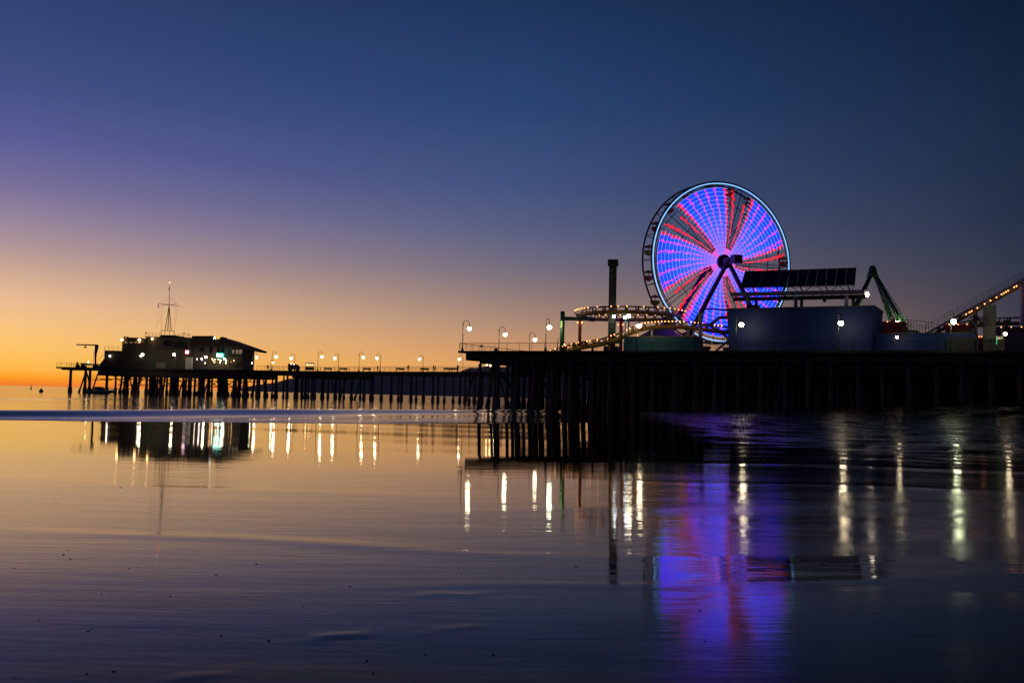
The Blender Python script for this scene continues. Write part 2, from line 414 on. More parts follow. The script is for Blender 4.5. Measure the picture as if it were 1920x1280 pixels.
lampB = make_lamp(globe='lampc'); lampB_used = [False]
lampF = make_lamp(gr=.30, globe='lampf'); lampF_used = [False]
def place(proto, used, loc, yaw, label, group, s=1.):
    o = proto if not used[0] else copy_tree(proto)
    used[0] = True; o.location = loc; o.rotation_euler = (0,0,yaw); o.scale = (s,s,s)
    tag(o, label, None, group); return o

# ------------------------------------------------------------------ near pier (amusement platform)
U = Vector((.888, -.460, 0)).normalized(); B = Vector((.460, .888, 0)).normalized()
P0 = Vector((-8.35, 154.5, 0))
def L2(s, o, z=0): return P0 + U*s + B*o + Vector((0,0,z))
def s_at(px, off, z=10.):                     # distance along the front for a photo column
    best = None
    k0 = V(px, 100, z).x/100
    # P0 + U s + B off lies on X = k Y
    k = k0
    for _ in range(4):
        num = k*(P0.y + B.y*off) - (P0.x + B.x*off); s = num/(U.x - k*U.y)
        Y = P0.y + U.y*s + B.y*off; k = V(px, Y, z).x/Y
    return s
def fp(px, off, z): s = s_at(px, off, z); return L2(s, off, z)
def z_at(px, py, off):
    s = s_at(px, off, 12); Y = (L2(s, off)).y; return H(px, py, Y)
def fpx(px, py, off): return fp(px, off, z_at(px, py, off))
def sbox(mb, s0, s1, o0, o1, z0, z1): return mb.obox(L2(s0, o0, z0), U*(s1-s0), B*(o1-o0), (0,0,z1-z0))

LEN = 92.; DEP = 66.
pier = thing('amusement_pier', 'wide dark timber pier platform carrying the fairground, on many piles above the wet beach', 'pier', L2(0, 0, 0))
mb = MB(); sbox(mb, 0, LEN, 0, DEP, DECK-.32, DECK); mb.build('deck', 'deckwood', pier)
mb = MB(); sbox(mb, .9, LEN, .9, 1.25, DECK-1.45, DECK-.325); sbox(mb, .9, 1.25, 1.252, DEP, DECK-1.45, DECK-.325)
for k in range(1, 16): sbox(mb, 1.26, LEN, 1.25+k*4.2, 1.6+k*4.2, DECK-1.25, DECK-.325)
mb.build('stringer', 'timber', pier)
mb = MB()
for k in range(30): sbox(mb, 3+k*3.1, 3.4+k*3.1, 1.0 if k > 1 else 1.6, DEP-2, DECK-1.95, DECK-1.452)
mb.build('cap_beam', 'timber', pier)
mb = MB(); sbox(mb, 9, LEN, 3.2, 3.5, DECK-3.1, DECK-1.96); sbox(mb, 9.1, LEN, 22, 22.4, DECK-3.0, DECK-1.96)
mb.build('wale', 'timber', pier)
def rail(mb, a, b, n, h=1.15, mid=(.35,.62,.88), r=.028, post=.05):
    a, b = Vector(a), Vector(b)
    for i in range(n+1):
        q = a.lerp(b, i/n); mb.beam(q, q+Vector((0,0,h)), post)
    for m_ in mid: mb.beam(a+Vector((0,0,h*m_)), b+Vector((0,0,h*m_)), r)
    mb.beam(a+Vector((0,0,h+.03)), b+Vector((0,0,h+.03)), .07)
    return mb
mb = MB(); rail(mb, L2(.15,.15,DECK), L2(LEN,.15,DECK), 44); rail(mb, L2(.15,.35,DECK), L2(.15,DEP-6,DECK), 30); mb.build('railing', 'steel', pier)
def pile_mb(zt, zb, r=.27, boot=.42, bz_=None, lean=(0,0)):
    bz_ = SEA_Z + 1.25 if bz_ is None else bz_
    f = lambda z: (lean[0]*(zt-z)/(zt-zb), lean[1]*(zt-z)/(zt-zb), z)
    prof = [(zt, r*.92), (bz_+.9, r), (bz_+.15, r*1.05), (bz_-.1, boot*.95), (bz_-.9, boot), (bz_-1.3, boot*1.06), (zb, boot*1.02)]
    return MB().tube([f(z) for z, _ in prof], [q for _, q in prof], 9)
near_pile = [pile_mb(DECK-1.95, -4, .29, .44, SEA_Z+b) .mesh('pile', 'wet_timber') for b in (1.1, 1.5, 1.9)]
near_lean = pile_mb(DECK-1.95, -4, .24, .36, SEA_Z+1.3, (1.6, -.7)).mesh('pile', 'wet_timber')
spots = []
for row in range(14):
    for k in range(30):
        s = 3.2 + k*3.1 + random.uniform(-.25,.25); o = 1.8 + row*4.5 + random.uniform(-.3,.3)
        spots.append((row, s, o))
spots = [q for q in spots if q[1] < 88]
cnt = 0; stuff = MB()
for row, s, o in spots:
    q = L2(s, o, 0)
    if cnt < 88 and row < 4 :
        me = near_pile[int(random.random()*3)]
        ob = bpy.data.objects.new('pile', me); ob.parent = pier; ob.location = q - pier.location; ob.rotation_euler = (0,0,random.random()*6); COL.objects.link(ob); cnt += 1
    else:
        pm = [(DECK-1.95,.27),(.5,.28),(-.3,.43),(-4,.45)]
        stuff.tube([(q.x,q.y,z) for z,_ in pm], [r_ for _,r_ in pm], 7)
for k in range(11):
    s = 5 + k*7.4 ; q = L2(s, 2.4 + (k%3)*4.5, 0)
    ob = bpy.data.objects.new('pile', near_lean); ob.parent = pier; ob.location = q - pier.location; ob.rotation_euler = (0,0,R(-30 if k%2 else 150)); COL.objects.link(ob)
tag(stuff.build('rear_pile', 'wet_timber', pier), kind='stuff')
for k in range(0, 28, 2):
    s = 3.2+k*3.1
    MB().beam(L2(s, 6.3, DECK-2.2), L2(s+3.1, 6.3, DECK-5.6), .18, .3).build('cross_brace', 'timber', pier)
    MB().beam(L2(s, 10.8, DECK-5.4), L2(s+3.1, 10.8, DECK-2.4), .18, .3).build('cross_brace', 'timber', pier)
mb = MB(); sbox(mb, 7, 90, 44, 46.5, -2, DECK-1.96); mb.build('sky_blocker', 'timber', pier)  # added wall under the deck, keeps sky glow from showing between the piles

# lamps along the front and the left edge
GL = 'lamp posts on the amusement pier'
for px, off, yaw, pr, lab in (
        (867, .5, 0., 'a', 'lit lamp post on the left front corner of the amusement pier'),
        (1023, .5, R(-62), 'b', 'greenish lit lamp post just left of the green coaster post'),
        (1193, .5, R(-78), 'a', 'lit lamp post in front of the teal building and low coaster track'),
        (1380, .5, R(-60), 'a', 'lit lamp post at the left end of the big blue wall'),
        (1572, .5, R(-92), 'w', 'dimmer lit lamp post against the right half of the big blue wall'),
        (1783, .5, R(-95), 'b', 'bright lamp post in front of the low blue building and rising coaster track')):
    q = fp(px, off, DECK)
    pr_, us = (lampB, lampB_used) if pr == 'b' else (lampA, lampUsed)
    place(pr_, us, q, yaw, lab, GL)
for px, off, lab in ((935, 14, 'second lit lamp post along the left edge of the amusement pier'), (992, 27.5, 'third lit lamp post along the left edge, lowest looking of the lit three')):
    Y = {935:167, 992:180}[px]
    place(lampA, lampUsed, V(px, Y, DECK), 0, lab, GL)
for n_, (px, py, Y, lab) in enumerate(((1675, 607, 158, 'lit globe lamp in front of the dark red stall roof'), (1682, 632, 128, 'lit lamp standing low before the blue building right of the big wall'),
                        (1883, 626, 124, 'warm lit lamp post at the right edge beside the concrete column'))):
    q = W(px, py, Y); hgt = max(1.2, q.z - DECK)
    place(lampA, lampUsed, (q.x-.3, Y, DECK-.001), R(-80), lab, GL, hgt/3.55)
place(lampF, lampF_used, V(1045, 193, DECK), 0, 'small far lamp post behind the coaster start, left of the green post', GL)

# ------------------------------------------------------------------ blue show building
def wall_building(name, label, cat, px0, px1, off, dep, pyl, pyr, mt, flare=0.):
    s0, s1 = s_at(px0, off), s_at(px1, off)
    zl, zr = z_at(px0, pyl, off), z_at(px1, pyr, off); z = (zl+zr)/2
    return s0, s1, z
s0, s1, z = wall_building('', '', '', 1367, 1632, 3.2, 9, 575, 580, 'blue')
bb = thing('show_building', 'large plain dark blue building with flared side walls under the solar panel roof', 'building', L2(s0, 3.2, DECK))
f_ = .45
poly = [L2(s0, 3.2, DECK), L2(s1, 3.2, DECK), L2(s1+f_, 3.2, z), L2(s0-f_*.7, 3.2, z)]
MB().prism(poly, B*9).build('wall', 'blue', bb)
mb = MB(); mb.obox(L2(s0-f_*.7-.1, 3.1, z+.002), U*(s1-s0+f_*1.7+.2), B*9.3, (0,0,.16)); mb.build('parapet', 'steel', bb)
mb = MB()
for k in range(1, 9):
    q = L2(s0+(s1-s0)*k/9, 3.17, DECK+.1); mb.obox(q, U*.035, B*.028, (0,0,z-DECK-.2))
mb.build('panel_seam', 'steel', bb)
mb = MB(); sa = s_at(1400, 3.2); mb.obox(L2(sa-.3, 4.2, z+.165), U*1.6, B*1.2, (0,0,.5)); mb.build('roof_unit', 'steel', bb)

# solar canopy above it
can = thing('solar_canopy', 'long row of dark solar panels tilted on a pale steel canopy above the blue building', 'solar panels', fp(1500, 8, DECK))
offC = 8.
def cp(px, py, off=offC): return fpx(px, py, off)
pnl0 = [(1397, 508.5), (1606, 501.5), (1603, 533.5), (1388.5, 539)]
a, b, c, d = [cp(x, y, o) for (x, y), o in zip(pnl0, (10, 10, 7, 7))]
for i in range(12):
    t0, t1 = i/12+.0012, (i+1)/12-.0012
    q = [a.lerp(b, t0), a.lerp(b, t1), d.lerp(c, t1), d.lerp(c, t0)]
    n_ = (q[1]-q[0]).cross(q[3]-q[0]).normalized()*.08
    MB().prism(q, n_).build('solar_panel', 'solar', can)
mb = MB()
for t in (0, .5, 1): mb.beam(a.lerp(d, t)+Vector((0,.12,-.12)), b.lerp(c, t)+Vector((0,.12,-.12)), .07)
for i in range(13): mb.beam(a.lerp(b, i/12)+Vector((0,.1,-.06)), d.lerp(c, i/12)+Vector((0,.1,-.06)), .045)
for px in (1410, 1455, 1500, 1548, 1590):
    mb.beam(cp(px, 537, 7.4), cp(px+6, 549, 8), .12); mb.beam(cp(px-16, 537, 7.4), cp(px, 549, 8), .08); mb.beam(cp(min(px+22,1600), 536, 7.4), cp(px+6, 549, 8), .08)
mb.build('panel_frame', 'steel', can)
mb = MB(); mb.beam(cp(1370, 552), cp(1622, 547), .5, .55); mb.build('front_beam', 'grey', can)
mb = MB(); mb.beam(cp(1376, 561, 12), cp(1624, 556, 12), .5, .55)
for k in range(14): px = 1380+k*18; mb.beam(cp(px, 551.8, 8.3), cp(px, 560.8, 11.8), .14)
mb.build('rear_beam', 'stucco_dk', can)
for px in (1403, 1492, 1587):
    q = cp(px, 552); MB().beam((q.x, q.y, z-.5), (q.x, q.y, q.z-.25), .42).build('column', 'grey', can)
for px in (1418, 1503, 1600):
    q = cp(px, 557, 12); MB().beam((q.x, q.y, z-.5), (q.x, q.y, q.z-.25), .35).build('column', 'stucco_dk', can)
q = cp(1626, 552); fl = MB(); fl.ball(q, .24, 10, 8, 1.5); fl.build('flood_light', 'lamps', can)
mb = MB()
for px in (1461, 1545): q = cp(px, 560, 9); mb.tube([q+Vector((0,0,.5)), q, q-Vector((0,.3,.35))], [.06,.2,.24], 8)
mb.build('spot_light', 'steel', can)

# ------------------------------------------------------------------ teal kiosk row
s0, s1 = s_at(1170, 4), s_at(1300, 4); zt = z_at(1240, 632, 4)
tb = thing('teal_building', 'low flat roofed teal building below the low coaster track', 'building', L2(s0, 4, DECK))
mb = MB(); sbox(mb, s0, s1, 4, 9, DECK, zt); mb.build('wall', 'teal', tb)
mb = MB(); sbox(mb, s0-.2, s1+.2, 3.8, 9.2, zt+.002, zt+.14); mb.build('roof', 'yellow', tb)
mb = MB()
for k in range(4): sbox(mb, s0+1+k*2.6, s0+2.6+k*2.6, 3.96, 3.998, DECK+.9, DECK+1.9)
mb.build('shutter', 'teal', tb)
# purple carousel tent behind it
tq = fp(1240, 16, DECK)
tt = thing('tent', 'dark purple peaked tent behind the teal building', 'tent', tq)
ztop = H(1240, 606, tq.y)
vs = [(tq.x+4.6*math.cos(a), tq.y+4.6*math.sin(a), DECK+2.4) for a in np.linspace(0, 2*math.pi, 13)[:-1]]
mb = MB(); mb.add(vs+[(tq.x, tq.y, ztop)], [(i, (i+1)%12, 12) for i in range(12)]); mb.build('canopy', 'purple', tt)
mb = MB(); mb.tube([(tq.x, tq.y, DECK), (tq.x, tq.y, DECK+2.38)], 3.8, 12); mb.build('tent_wall', 'purple', tt)

# ------------------------------------------------------------------ low blue building + fence + stalls on the right
s0, s1 = s_at(1640, 5), s_at(1829, 5); zt = z_at(1740, 625, 5)
lb = thing('low_blue_building', 'low flat blue building between the big blue wall and the concrete column', 'building', L2(s0, 5, DECK))
mb = MB(); sbox(mb, s0, s1, 5, 11, DECK, zt); mb.build('wall', 'blue', lb)
mb = MB(); sbox(mb, s0-.1, s1+.1, 4.9, 11.1, zt+.002, zt+.1); mb.build('roof', 'steel', lb)
mb = MB(); sbox(mb, s_at(1690,5), s_at(1698,5), 4.94, 4.998, DECK+1.9, DECK+2.5); mb.build('vent', 'stucco_dk', lb)
fn = thing('screen_fence', 'dull olive slatted screen fence in front of the low blue building', 'fence', fp(1776, 4, DECK))
sa, sb = s_at(1775, 4), s_at(1826, 4); mb = MB()
k = sa
while k < sb: sbox(mb, k, k+.22, 4, 4.06, DECK, z_at(1800, 632, 4)); k += .27
mb.build('slat', 'stucco_dk', fn)
mb = MB(); sbox(mb, sa, sb, 4.065, 4.12, DECK+.4, DECK+.5); sbox(mb, sa, sb, 4.065, 4.12, DECK+1.6, DECK+1.7); mb.build('fence_rail', 'stucco_dk', fn)
def stall(px0, px1, pyt, off, dep, mt, label, roofmt='roof'):
    s0, s1 = s_at(px0, off), s_at(px1, off); zt = z_at((px0+px1)/2, pyt, off)
    t = thing('ride_stall', label, 'stall', L2(s0, off, DECK))
    mb = MB(); sbox(mb, s0, s1, off, off+dep, DECK, zt-.35); mb.build('wall', mt, t)
    mb = MB(); mb.prism([L2(s0-.3, off-.4, zt-.348), L2(s1+.3, off-.4, zt-.348), L2(s1, off+.2, zt), L2(s0, off+.2, zt)], B*dep); mb.build('roof', roofmt, t)
    bz_ = MB(); n = max(2, int((s1-s0)/1.1))
    for i in range(n):
        q = L2(s0+(s1-s0)*(i+.5)/n, off-.5, zt-.1)
        MB().ball(q, .09, 6, 4).build('light_bulb', 'bulb', t)
    return t
stall(1655, 1694, 602, 24, 4, 'red', 'dark red stall with bulbs along its roof, right of the green swing frame', 'red')
stall(1638, 1652, 608, 22, 4, 'teal', 'small dark green stall roof with bulbs next to the big blue wall')
stall(1772, 1822, 607, 20, 4, 'red', 'dark red stall behind the low blue building, left of the palm', 'red')
stall(1834, 1843, 630, 12, 3, 'red', 'narrow orange red booth just left of the concrete column', 'red')
stall(1868, 1925, 612, 18, 5, 'purple', 'dark stall right of the concrete column with orange bulbs along its edge')
s0, s1 = s_at(1843, 9), s_at(1867, 9)
cc = thing('concrete_column', 'square pale concrete tower column under the rising coaster track', 'column', L2(s0, 9, DECK))
zc = z_at(1855, 571, 9)
mb = MB(); sbox(mb, s0, s1, 9, 11.4, DECK, zc); mb.build('shaft', 'concrete', cc)
mb = MB()
for k in range(7): sbox(mb, s0-.01, s1+.01, 8.97, 8.998, DECK+.9+k*.95, DECK+.93+k*.95)
mb.build('joint', 'stucco_dk', cc)
kq = fp(1873, 7, DECK)
kk = thing('lit_booth', 'small booth with a green neon strip and pale lit sign beside the concrete column', 'booth', kq)
mb = MB(); sbox(mb, s_at(1868,7), s_at(1884,7), 7, 9, DECK, DECK+1.9); mb.build('wall', 'stucco_dk', kk)
mb = MB(); q = fpx(1869, 645, 6.9); mb.tube([q, fpx(1869, 630, 6.9)], .045, 8); mb.build('neon_strip', 'neongreen', kk)
mb = MB(); q = fpx(1868, 636, 6.8); mb.obox(q, U*.75, B*.08, (0,0,.35)); mb.build('lit_sign', 'window_lit', kk)
mb = MB(); sbox(mb, s_at(1867.5,7), s_at(1884.5,7), 6.9, 9.1, DECK+1.902, DECK+2.0); mb.build('roof', 'roof', kk)
# palm
pq = fp(1829, 8, DECK); zp = H(1829, 594, pq.y)
pt = thing('palm_tree', 'small dark palm tree left of the concrete column', 'tree', pq)
MB().tube([pq, pq+Vector((.1,0,(zp-DECK)*.5)), Vector((pq.x+.15, pq.y, zp))], [.2,.15,.12], 8).build('trunk', 'bark', pt)
mb = MB(); top = Vector((pq.x+.15, pq.y, zp))
for k in range(26):
    a = random.random()*6.28; e = random.uniform(-.5, .9); ln = random.uniform(1.1, 1.7); pts = []
    for j in range(7):
        t = j/6; r_ = ln*t; pts.append(top + Vector((math.cos(a)*r_*math.cos(e*.6), math.sin(a)*r_*math.cos(e*.6), r_*math.sin(e) - 1.1*t*t)))
    sd = Vector((-math.sin(a), math.cos(a), 0))
    for j in range(6):
        for sg in (-1, 1):
            for h in (0, .5):
                q = pts[j].lerp(pts[j+1], h); tip = q + sd*sg*.38*(1-.4*j/6) + (pts[j+1]-pts[j])*.8 - Vector((0,0,.16))
                mb.add([q, pts[j].lerp(pts[j+1], h+.22), tip], [(0,1,2)])
mb.build('crown', 'leaf', pt)

# ------------------------------------------------------------------ swing ride frame (green)
sw = thing('swing_ride', 'tall green A-shaped steel ride frame behind the solar panels', 'ride', V(1640, 160, DECK))
ap = W(1636, 506, 160)
mb = MB(); mb.tube([W(1636, 498, 160), W(1636, 502, 160), W(1636, 512, 160), W(1636, 519, 160)], [.28,.55,.75,.95], 12); mb.build('apex_cap', 'green', sw)
for (bx, by, bY, r_) in ((1570, 640, 157, .32), (1578, 640, 166, .28), (1700, 620, 157, .34), (1690, 640, 168, .30)):
    a = W(1634 if bx < 1636 else 1639, 514, 160 if bY < 160 else 161.5); b = W(bx, by, bY); t = (a.z-DECK)/(a.z-b.z); b = a + (b-a)*t
    MB().tube([a, a.lerp(b,.5), b], [r_, r_*1.1, r_], 10).build('leg', 'green', sw)
mb = MB(); a = W(1645, 516, 158.5); b = W(1706, 612, 156)
mb.beam(a, b, .1); 
for k in range(16): t = k/16; mb.beam(a.lerp(b,t), a.lerp(b,t)+Vector((-.4,.3,-.35)), .05)
mb.build('ladder', 'green', sw)
mb = MB(); q = W(1668, 600, 160); mb.tube([ap, q], .16, 8); mb.build('swing_arm', 'green', sw)
def boat_shell(cx, cy, cz, ln, wd):
    mb = MB(); vs = []; fs = []; n = 13; m_ = 7
    for i in range(n):
        t = i/(n-1)*2-1; h = .6+.9*t*t; wv = wd*(1-t*t*.8)
        for j in range(m_):
            a = math.pi*j/(m_-1); vs.append((cx+t*ln, cy+wv*math.cos(a)*.5, cz+h-.7*math.sin(a)*(1-.5*t*t)))
    for i in range(n-1):
        for j in range(m_-1): fs.append((i*m_+j, (i+1)*m_+j, (i+1)*m_+j+1, i*m_+j+1))
    mb.add(vs, fs, True); return mb
boat_shell(W(1660, 600, 162).x, 162, DECK+.9, 3.6, 2.4).build('swing_boat', 'red', sw)

# ------------------------------------------------------------------ drop tower
tq = V(1146.5, 158, DECK)
tw = thing('drop_tower', 'tall square brown drop tower ride with dim green lettering and a wider box head', 'ride tower', tq)
zt = H(1147, 487, 158)
def lbox(mb, c, wx, wy, z0, z1, yaw):
    x = Vector((math.cos(yaw), math.sin(yaw), 0)); y = Vector((-math.sin(yaw), math.cos(yaw), 0))
    return mb.obox(Vector((c[0], c[1], z0)) - x*wx/2 - y*wy/2, x*wx, y*wy, (0,0,z1-z0))
yw = R(-12)
mb = MB(); lbox(mb, tq, .95, .8, DECK, zt-.9, yw); mb.build('shaft', 'brownt', tw)
mb = MB(); lbox(mb, tq, 1.55, 1.3, zt-1.0, zt, yw); mb.build('head', 'brownt', tw)
mb = MB()
for sx in (-.5, .5): c = tq + Vector((math.cos(yw)*sx, math.sin(yw)*sx, 0)) ; lbox(mb, c, .12, .9, DECK, zt-1.002, yw)
mb.build('guide_rail', 'steel', tw)
mb = MB(); lbox(mb, tq, 2.3, 2.3, DECK+.4, DECK+1.4, yw); mb.build('seat_ring', 'purple', tw)
xd = Vector((math.cos(yw), math.sin(yw), 0)); fr = tq + Vector((math.sin(yw), -math.cos(yw), 0))*.43
ys_ = [509, 519, 528, 538, 548, 558, 568] + [593, 602, 612, 622, 632, 642]
for ch, y in zip('PACIFICPLUNGE', ys_):
    text_part(ch, .86, 'letter', 'lawn', tw, Vector((fr.x, fr.y, H(1146, y, 158))), xd)

# ------------------------------------------------------------------ ferris wheel
YC = 165.; hub = W(1355.5, 491.5, YC)
azn = R(159); nrm = Vector((math.sin(azn), math.cos(azn), 0)); side = Vector((nrm.y, -nrm.x, 0))*-1
if side.x < 0: side = -side
RW = 13.2; GAP = 3.0
fw = thing('ferris_wheel', 'big ferris wheel glowing with blue, magenta and red light strips and a pale blue rim', 'ferris wheel', (hub.x, hub.y, DECK))
def wp(r, a, o=0.): return hub + side*(r*math.cos(a)) + Vector((0,0,r*math.sin(a))) + nrm*o
def ring(r, o, tr, n=120, a0=0., a1=2*math.pi, nn=6):
    full = abs(a1-a0-2*math.pi) < 1e-6
    k = n if full else max(3, int(n*(a1-a0)/(2*math.pi))+1)
    pts = [wp(r, a0+(a1-a0)*i/(k if full else k-1), o) for i in range(k)]
    return MB().tube(pts, tr, nn, closed=full)
ring(RW, 0, .072, 160).build('rim_light', 'rimlight', fw)
mb = ring(RW+.28, -.1, .13, 140); 
mb2 = ring(RW-.35, -.1, .07, 120); mb.v, mb.f, mb.smooth = mb.v+mb2.v, mb.f+[tuple(i+len(mb.v) for i in f) for f in mb2.f], mb.smooth+mb2.smooth
mb.build('front_rim', 'steel', fw)
mb = ring(RW+.28, -GAP, .15, 140); mb.build('rear_rim', 'brownt', fw)
ring(RW-2.2, -GAP, .07, 120).build('rear_ring', 'steel', fw)
ring(RW*.55, -GAP, .06, 90).build('rear_ring', 'steel', fw)
GAPS = [R(a) for a in (142, 70, -2, -74, -146)]
def twist(q): return R(12.7)*q**.8
def adiff(a, b): return (a-b+math.pi) % (2*math.pi) - math.pi
NS = 90; NC = 26
def led_col(r, a):
    """colour the lamp at (radius, angle) shows: five dark gaps edged in red, blue fields crossed by magenta spokes"""
    q = r/RW; a2 = a - twist(q) + .014*(int(r/.5) % 2)
    d = (a2 - GAPS[0]) % R(72)
    if d > R(40): d -= R(72)
    pink = max(0., 1-q*1.15)
    for c, ww, r1 in ((0, R(1.1), .97), (-R(12.5), R(.9), .82), (-R(19.5), R(1.1), 1), (R(7.5), R(1.1), 1)):
        if abs(d-c) < ww and q < r1: return (1.0, .012+.04*pink, .03+.3*pink**1.5, 1.15)
    if -R(20) < d < R(8):
        if q < .2: return (.8, .16, .9, 1.)
        return None
    if (a2/R(8.6)) % 1. < .20 + .25*max(0, .45-q): return (.50, .025+.10*pink, .80, 1.6)
    return (.005+.18*pink**3, .030+.06*pink, 1.0, 2.3)
for i in range(NS):
    a = 2*math.pi*(i+.5)/NS; ha = math.pi/NS*.95
    mb = MB(); cols = []
    for j in range(NC):
        r0 = 1.15 + (RW-.75-1.15)*j/NC; r1 = r0 + (RW-.75-1.15)/NC*.97
        for k in range(3):
            a0, a1 = a-ha+2*ha*k/3, a-ha+2*ha*(k+1)/3
            c = led_col((r0+r1)/2, (a0+a1)/2)
            if c is None: continue
            mb.prism([wp(r0, a0, .0), wp(r0, a1, .0), wp(r1, a1, .0), wp(r1, a0, .0)], nrm*-.06)
            cols.append(c)
    mb.beam(wp(.9, a, -.09), wp(RW-.5, a, -.09), .04); cols.append((0,0,0,0))
    if not mb.f: continue
    o = mb.build('light_strip', 'led', fw); me = o.data
    ca = me.color_attributes.new('led', 'FLOAT_COLOR', 'CORNER')
    arr = np.zeros((len(me.loops), 4), np.float32)
    for fi, poly in enumerate(me.polygons):
        c = cols[fi//6]; on = (fi % 6) < 2
        for li in poly.loop_indices: arr[li] = (c[0]*c[3], c[1]*c[3], c[2]*c[3], 1) if on else (0,0,0,1)
    ca.data.foreach_set('color', arr.ravel())
for i in range(20):
    a = 2*math.pi*i/20 + .02
    mb = MB()
    mb.tube([wp(.8, a, -.16), wp(RW+.2, a, -.14)], .05, 6); mb.tube([wp(.8, a, -GAP), wp(RW+.2, a, -GAP)], .06, 6); mb.tube([wp(RW+.1, a, -.1), wp(RW+.1, a, -GAP)], .06, 6)
    mb.build('spoke', 'steel', fw)
for j in range(17):
    r = 1.55 + (RW-2.1)*j/16.3
    for g in range(5):
        a0 = GAPS[g] + R(4.5); a1 = a0 + R(72-20)
        if a0 > a1: a1 += 2*math.pi
        ring(r, .1, .022+.008*(j > 5), 110, a0+twist(r/RW), a1+twist(r/RW), 5).build('light_ring', 'ringlight', fw)
MB().tube([wp(0,0,-GAP-.6), wp(0,0,.5), wp(0,0,3.2)], [.62,.62,.5], 14).build('axle', 'purple', fw)
MB().tube([wp(0,0,.02), wp(0,0,.55)], 1.25, 20).build('hub', 'purple', fw)
q = wp(0, 0, 3.3)
MB().obox(q - side*.75 - Vector((0,0,.7)) + nrm*.0, side*1.5, nrm*1.3, (0,0,1.4)).build('motor_housing', 'steel', fw)
for o_, b0 in ((1.5, 'f'), (-GAP-1.4, 'r')):
    top = wp(0, 0, o_)
    for sx in (-1, 1):
        foot = top + side*(9.6*sx); foot.z = DECK; foot = foot + nrm*(.5 if o_ > 0 else -1.6)
        MB().tube([top, top.lerp(foot, .5), foot], [.36,.42,.5], 12).build('leg', 'purple', fw)
mb = MB()
for o_ in (1.5+.25, -GAP-2.2):
    l = wp(0,0,o_) + side*-4.8; r_ = wp(0,0,o_) + side*4.8
    l.z = r_.z = DECK + (hub.z-DECK)*.5; mb.tube([l, r_], .14, 8)
mb.build('leg_brace', 'steel', fw)
for i in range(20):
    a = 2*math.pi*(i+.5)/20; c = wp(RW+.1, a, -GAP/2 - .05) ; c.z -= 1.25
    cab = MB(); pr = [(0,.15),(.25,.62),(.6,.82),(.85,.84)]
    cab.tube([(c.x, c.y, c.z-.55+z_) for z_, _ in pr], [r_ for _, r_ in pr], 12)
    cb = cab.build('gondola', ('red','yellow')[i % 2], fw)
    cn = MB(); cn.tube([(c.x, c.y, c.z+.85), (c.x, c.y, c.z+1.0), (c.x, c.y, c.z+1.3)], [.95,.7,.06], 12); cn.tube([(c.x,c.y,c.z), (c.x,c.y,c.z+1.2)], .04, 6); cn.build('canopy', ('yellow','red')[i % 2], cb)

# ------------------------------------------------------------------ roller coaster
rc = thing('roller_coaster', 'yellow steel roller coaster track looping and rising across the pier, outlined with amber bulbs', 'roller coaster', V(1200, 150, DECK))
def catmull(pts, n=8):
    P = [Vector(q) for q in pts]; P = [P[0]*2-P[1]] + P + [P[-1]*2-P[-2]]; out = []
    for i in range(1, len(P)-2):
        for j in range(n):
            t = j/n; a, b, c, d = P[i-1:i+3]
            out.append(.5*((2*b) + (c-a)*t + (2*a-5*b+4*c-d)*t*t + (3*b-a-3*c+d)*t**3))
    out.append(P[-2]); return out
nb = [0]
def track(pts, name='track', spine=.32, rise=.85, rail_mt='steel', bulbs=None, gauge=1.1, low=False, bulbY=-.6):
    c = catmull([W(*q) for q in pts]); mb = MB(); mb.tube([q-Vector((0,0,rise)) for q in c], spine, 10); mb.build(name, 'yellow', rc)
    mb = MB(); tang = [(c[min(i+1,len(c)-1)]-c[max(i-1,0)]).normalized() for i in range(len(c))]
    sd = [Vector((t.y, -t.x, 0)).normalized()*gauge/2 for t in tang]
    mb.tube([q+s_ for q, s_ in zip(c, sd)], .07, 6); mb.tube([q-s_ for q, s_ in zip(c, sd)], .07, 6); mb.build('rail', rail_mt, rc)
    mb = MB(); acc = 0
    for i in range(1, len(c)):
        acc += (c[i]-c[i-1]).length
        if acc > 1.6:
            acc = 0; q = c[i]; s_ = sd[i]; dn = Vector((0,0,rise-spine*.6))
            tv = tang[i]*.08
            for g in (1, -1): mb.prism([q+s_*g-tv, q+s_*g+tv, q+s_*g*.2-dn+tv*3, q+s_*g*.2-dn-tv*3], Vector((0,0,-.08)))
    mb.build('tie', 'yellow', rc)
    if bulbs:
        L_ = [0]
        for i in range(1, len(c)): L_.append(L_[-1]+(c[i]-c[i-1]).length)
        for t in bulbs:
            x = t*L_[-1]; i = max(1, min(len(c)-1, int(np.searchsorted(L_, x)))); f = (x-L_[i-1])/max(1e-6, L_[i]-L_[i-1])
            q = c[i-1].lerp(c[i], f) + sd[i]*(1.25 if sd[i].y < 0 else -1.25) + Vector((0,-.8 if low else -.1, -rise*.75 if low else -.02))
            ob = bpy.data.objects.new('light_bulb', BULB); ob.parent = rc; ob.location = q-rc.location; COL.objects.link(ob); nb[0] += 1
BULB = MB().ball((0,0,0), .11, 7, 5).mesh('light_bulb', 'bulb')
def cl(a, b, n, drop=.22):
    return [a+(b-a)*(i+.5)/n for i in range(n) if random.random() > drop]
T_up = [(1290,590,172),(1284,585,165),(1262,580,160),(1235,577,157),(1200,575,155),(1160,574.5,154),(1125,575.5,155),(1100,578,158),(1086,582,163),(1084,587,170),(1095,589,177),(1120,590,181),(1160,591,184),(1210,591,184),(1255,590,181),(1284,589,177),(1290,590,172)]
track(T_up, bulbs=sorted(cl(.06, .30, 14, .3) + cl(.30, .46, 13, .1) + cl(.56, .88, 14, .45)))
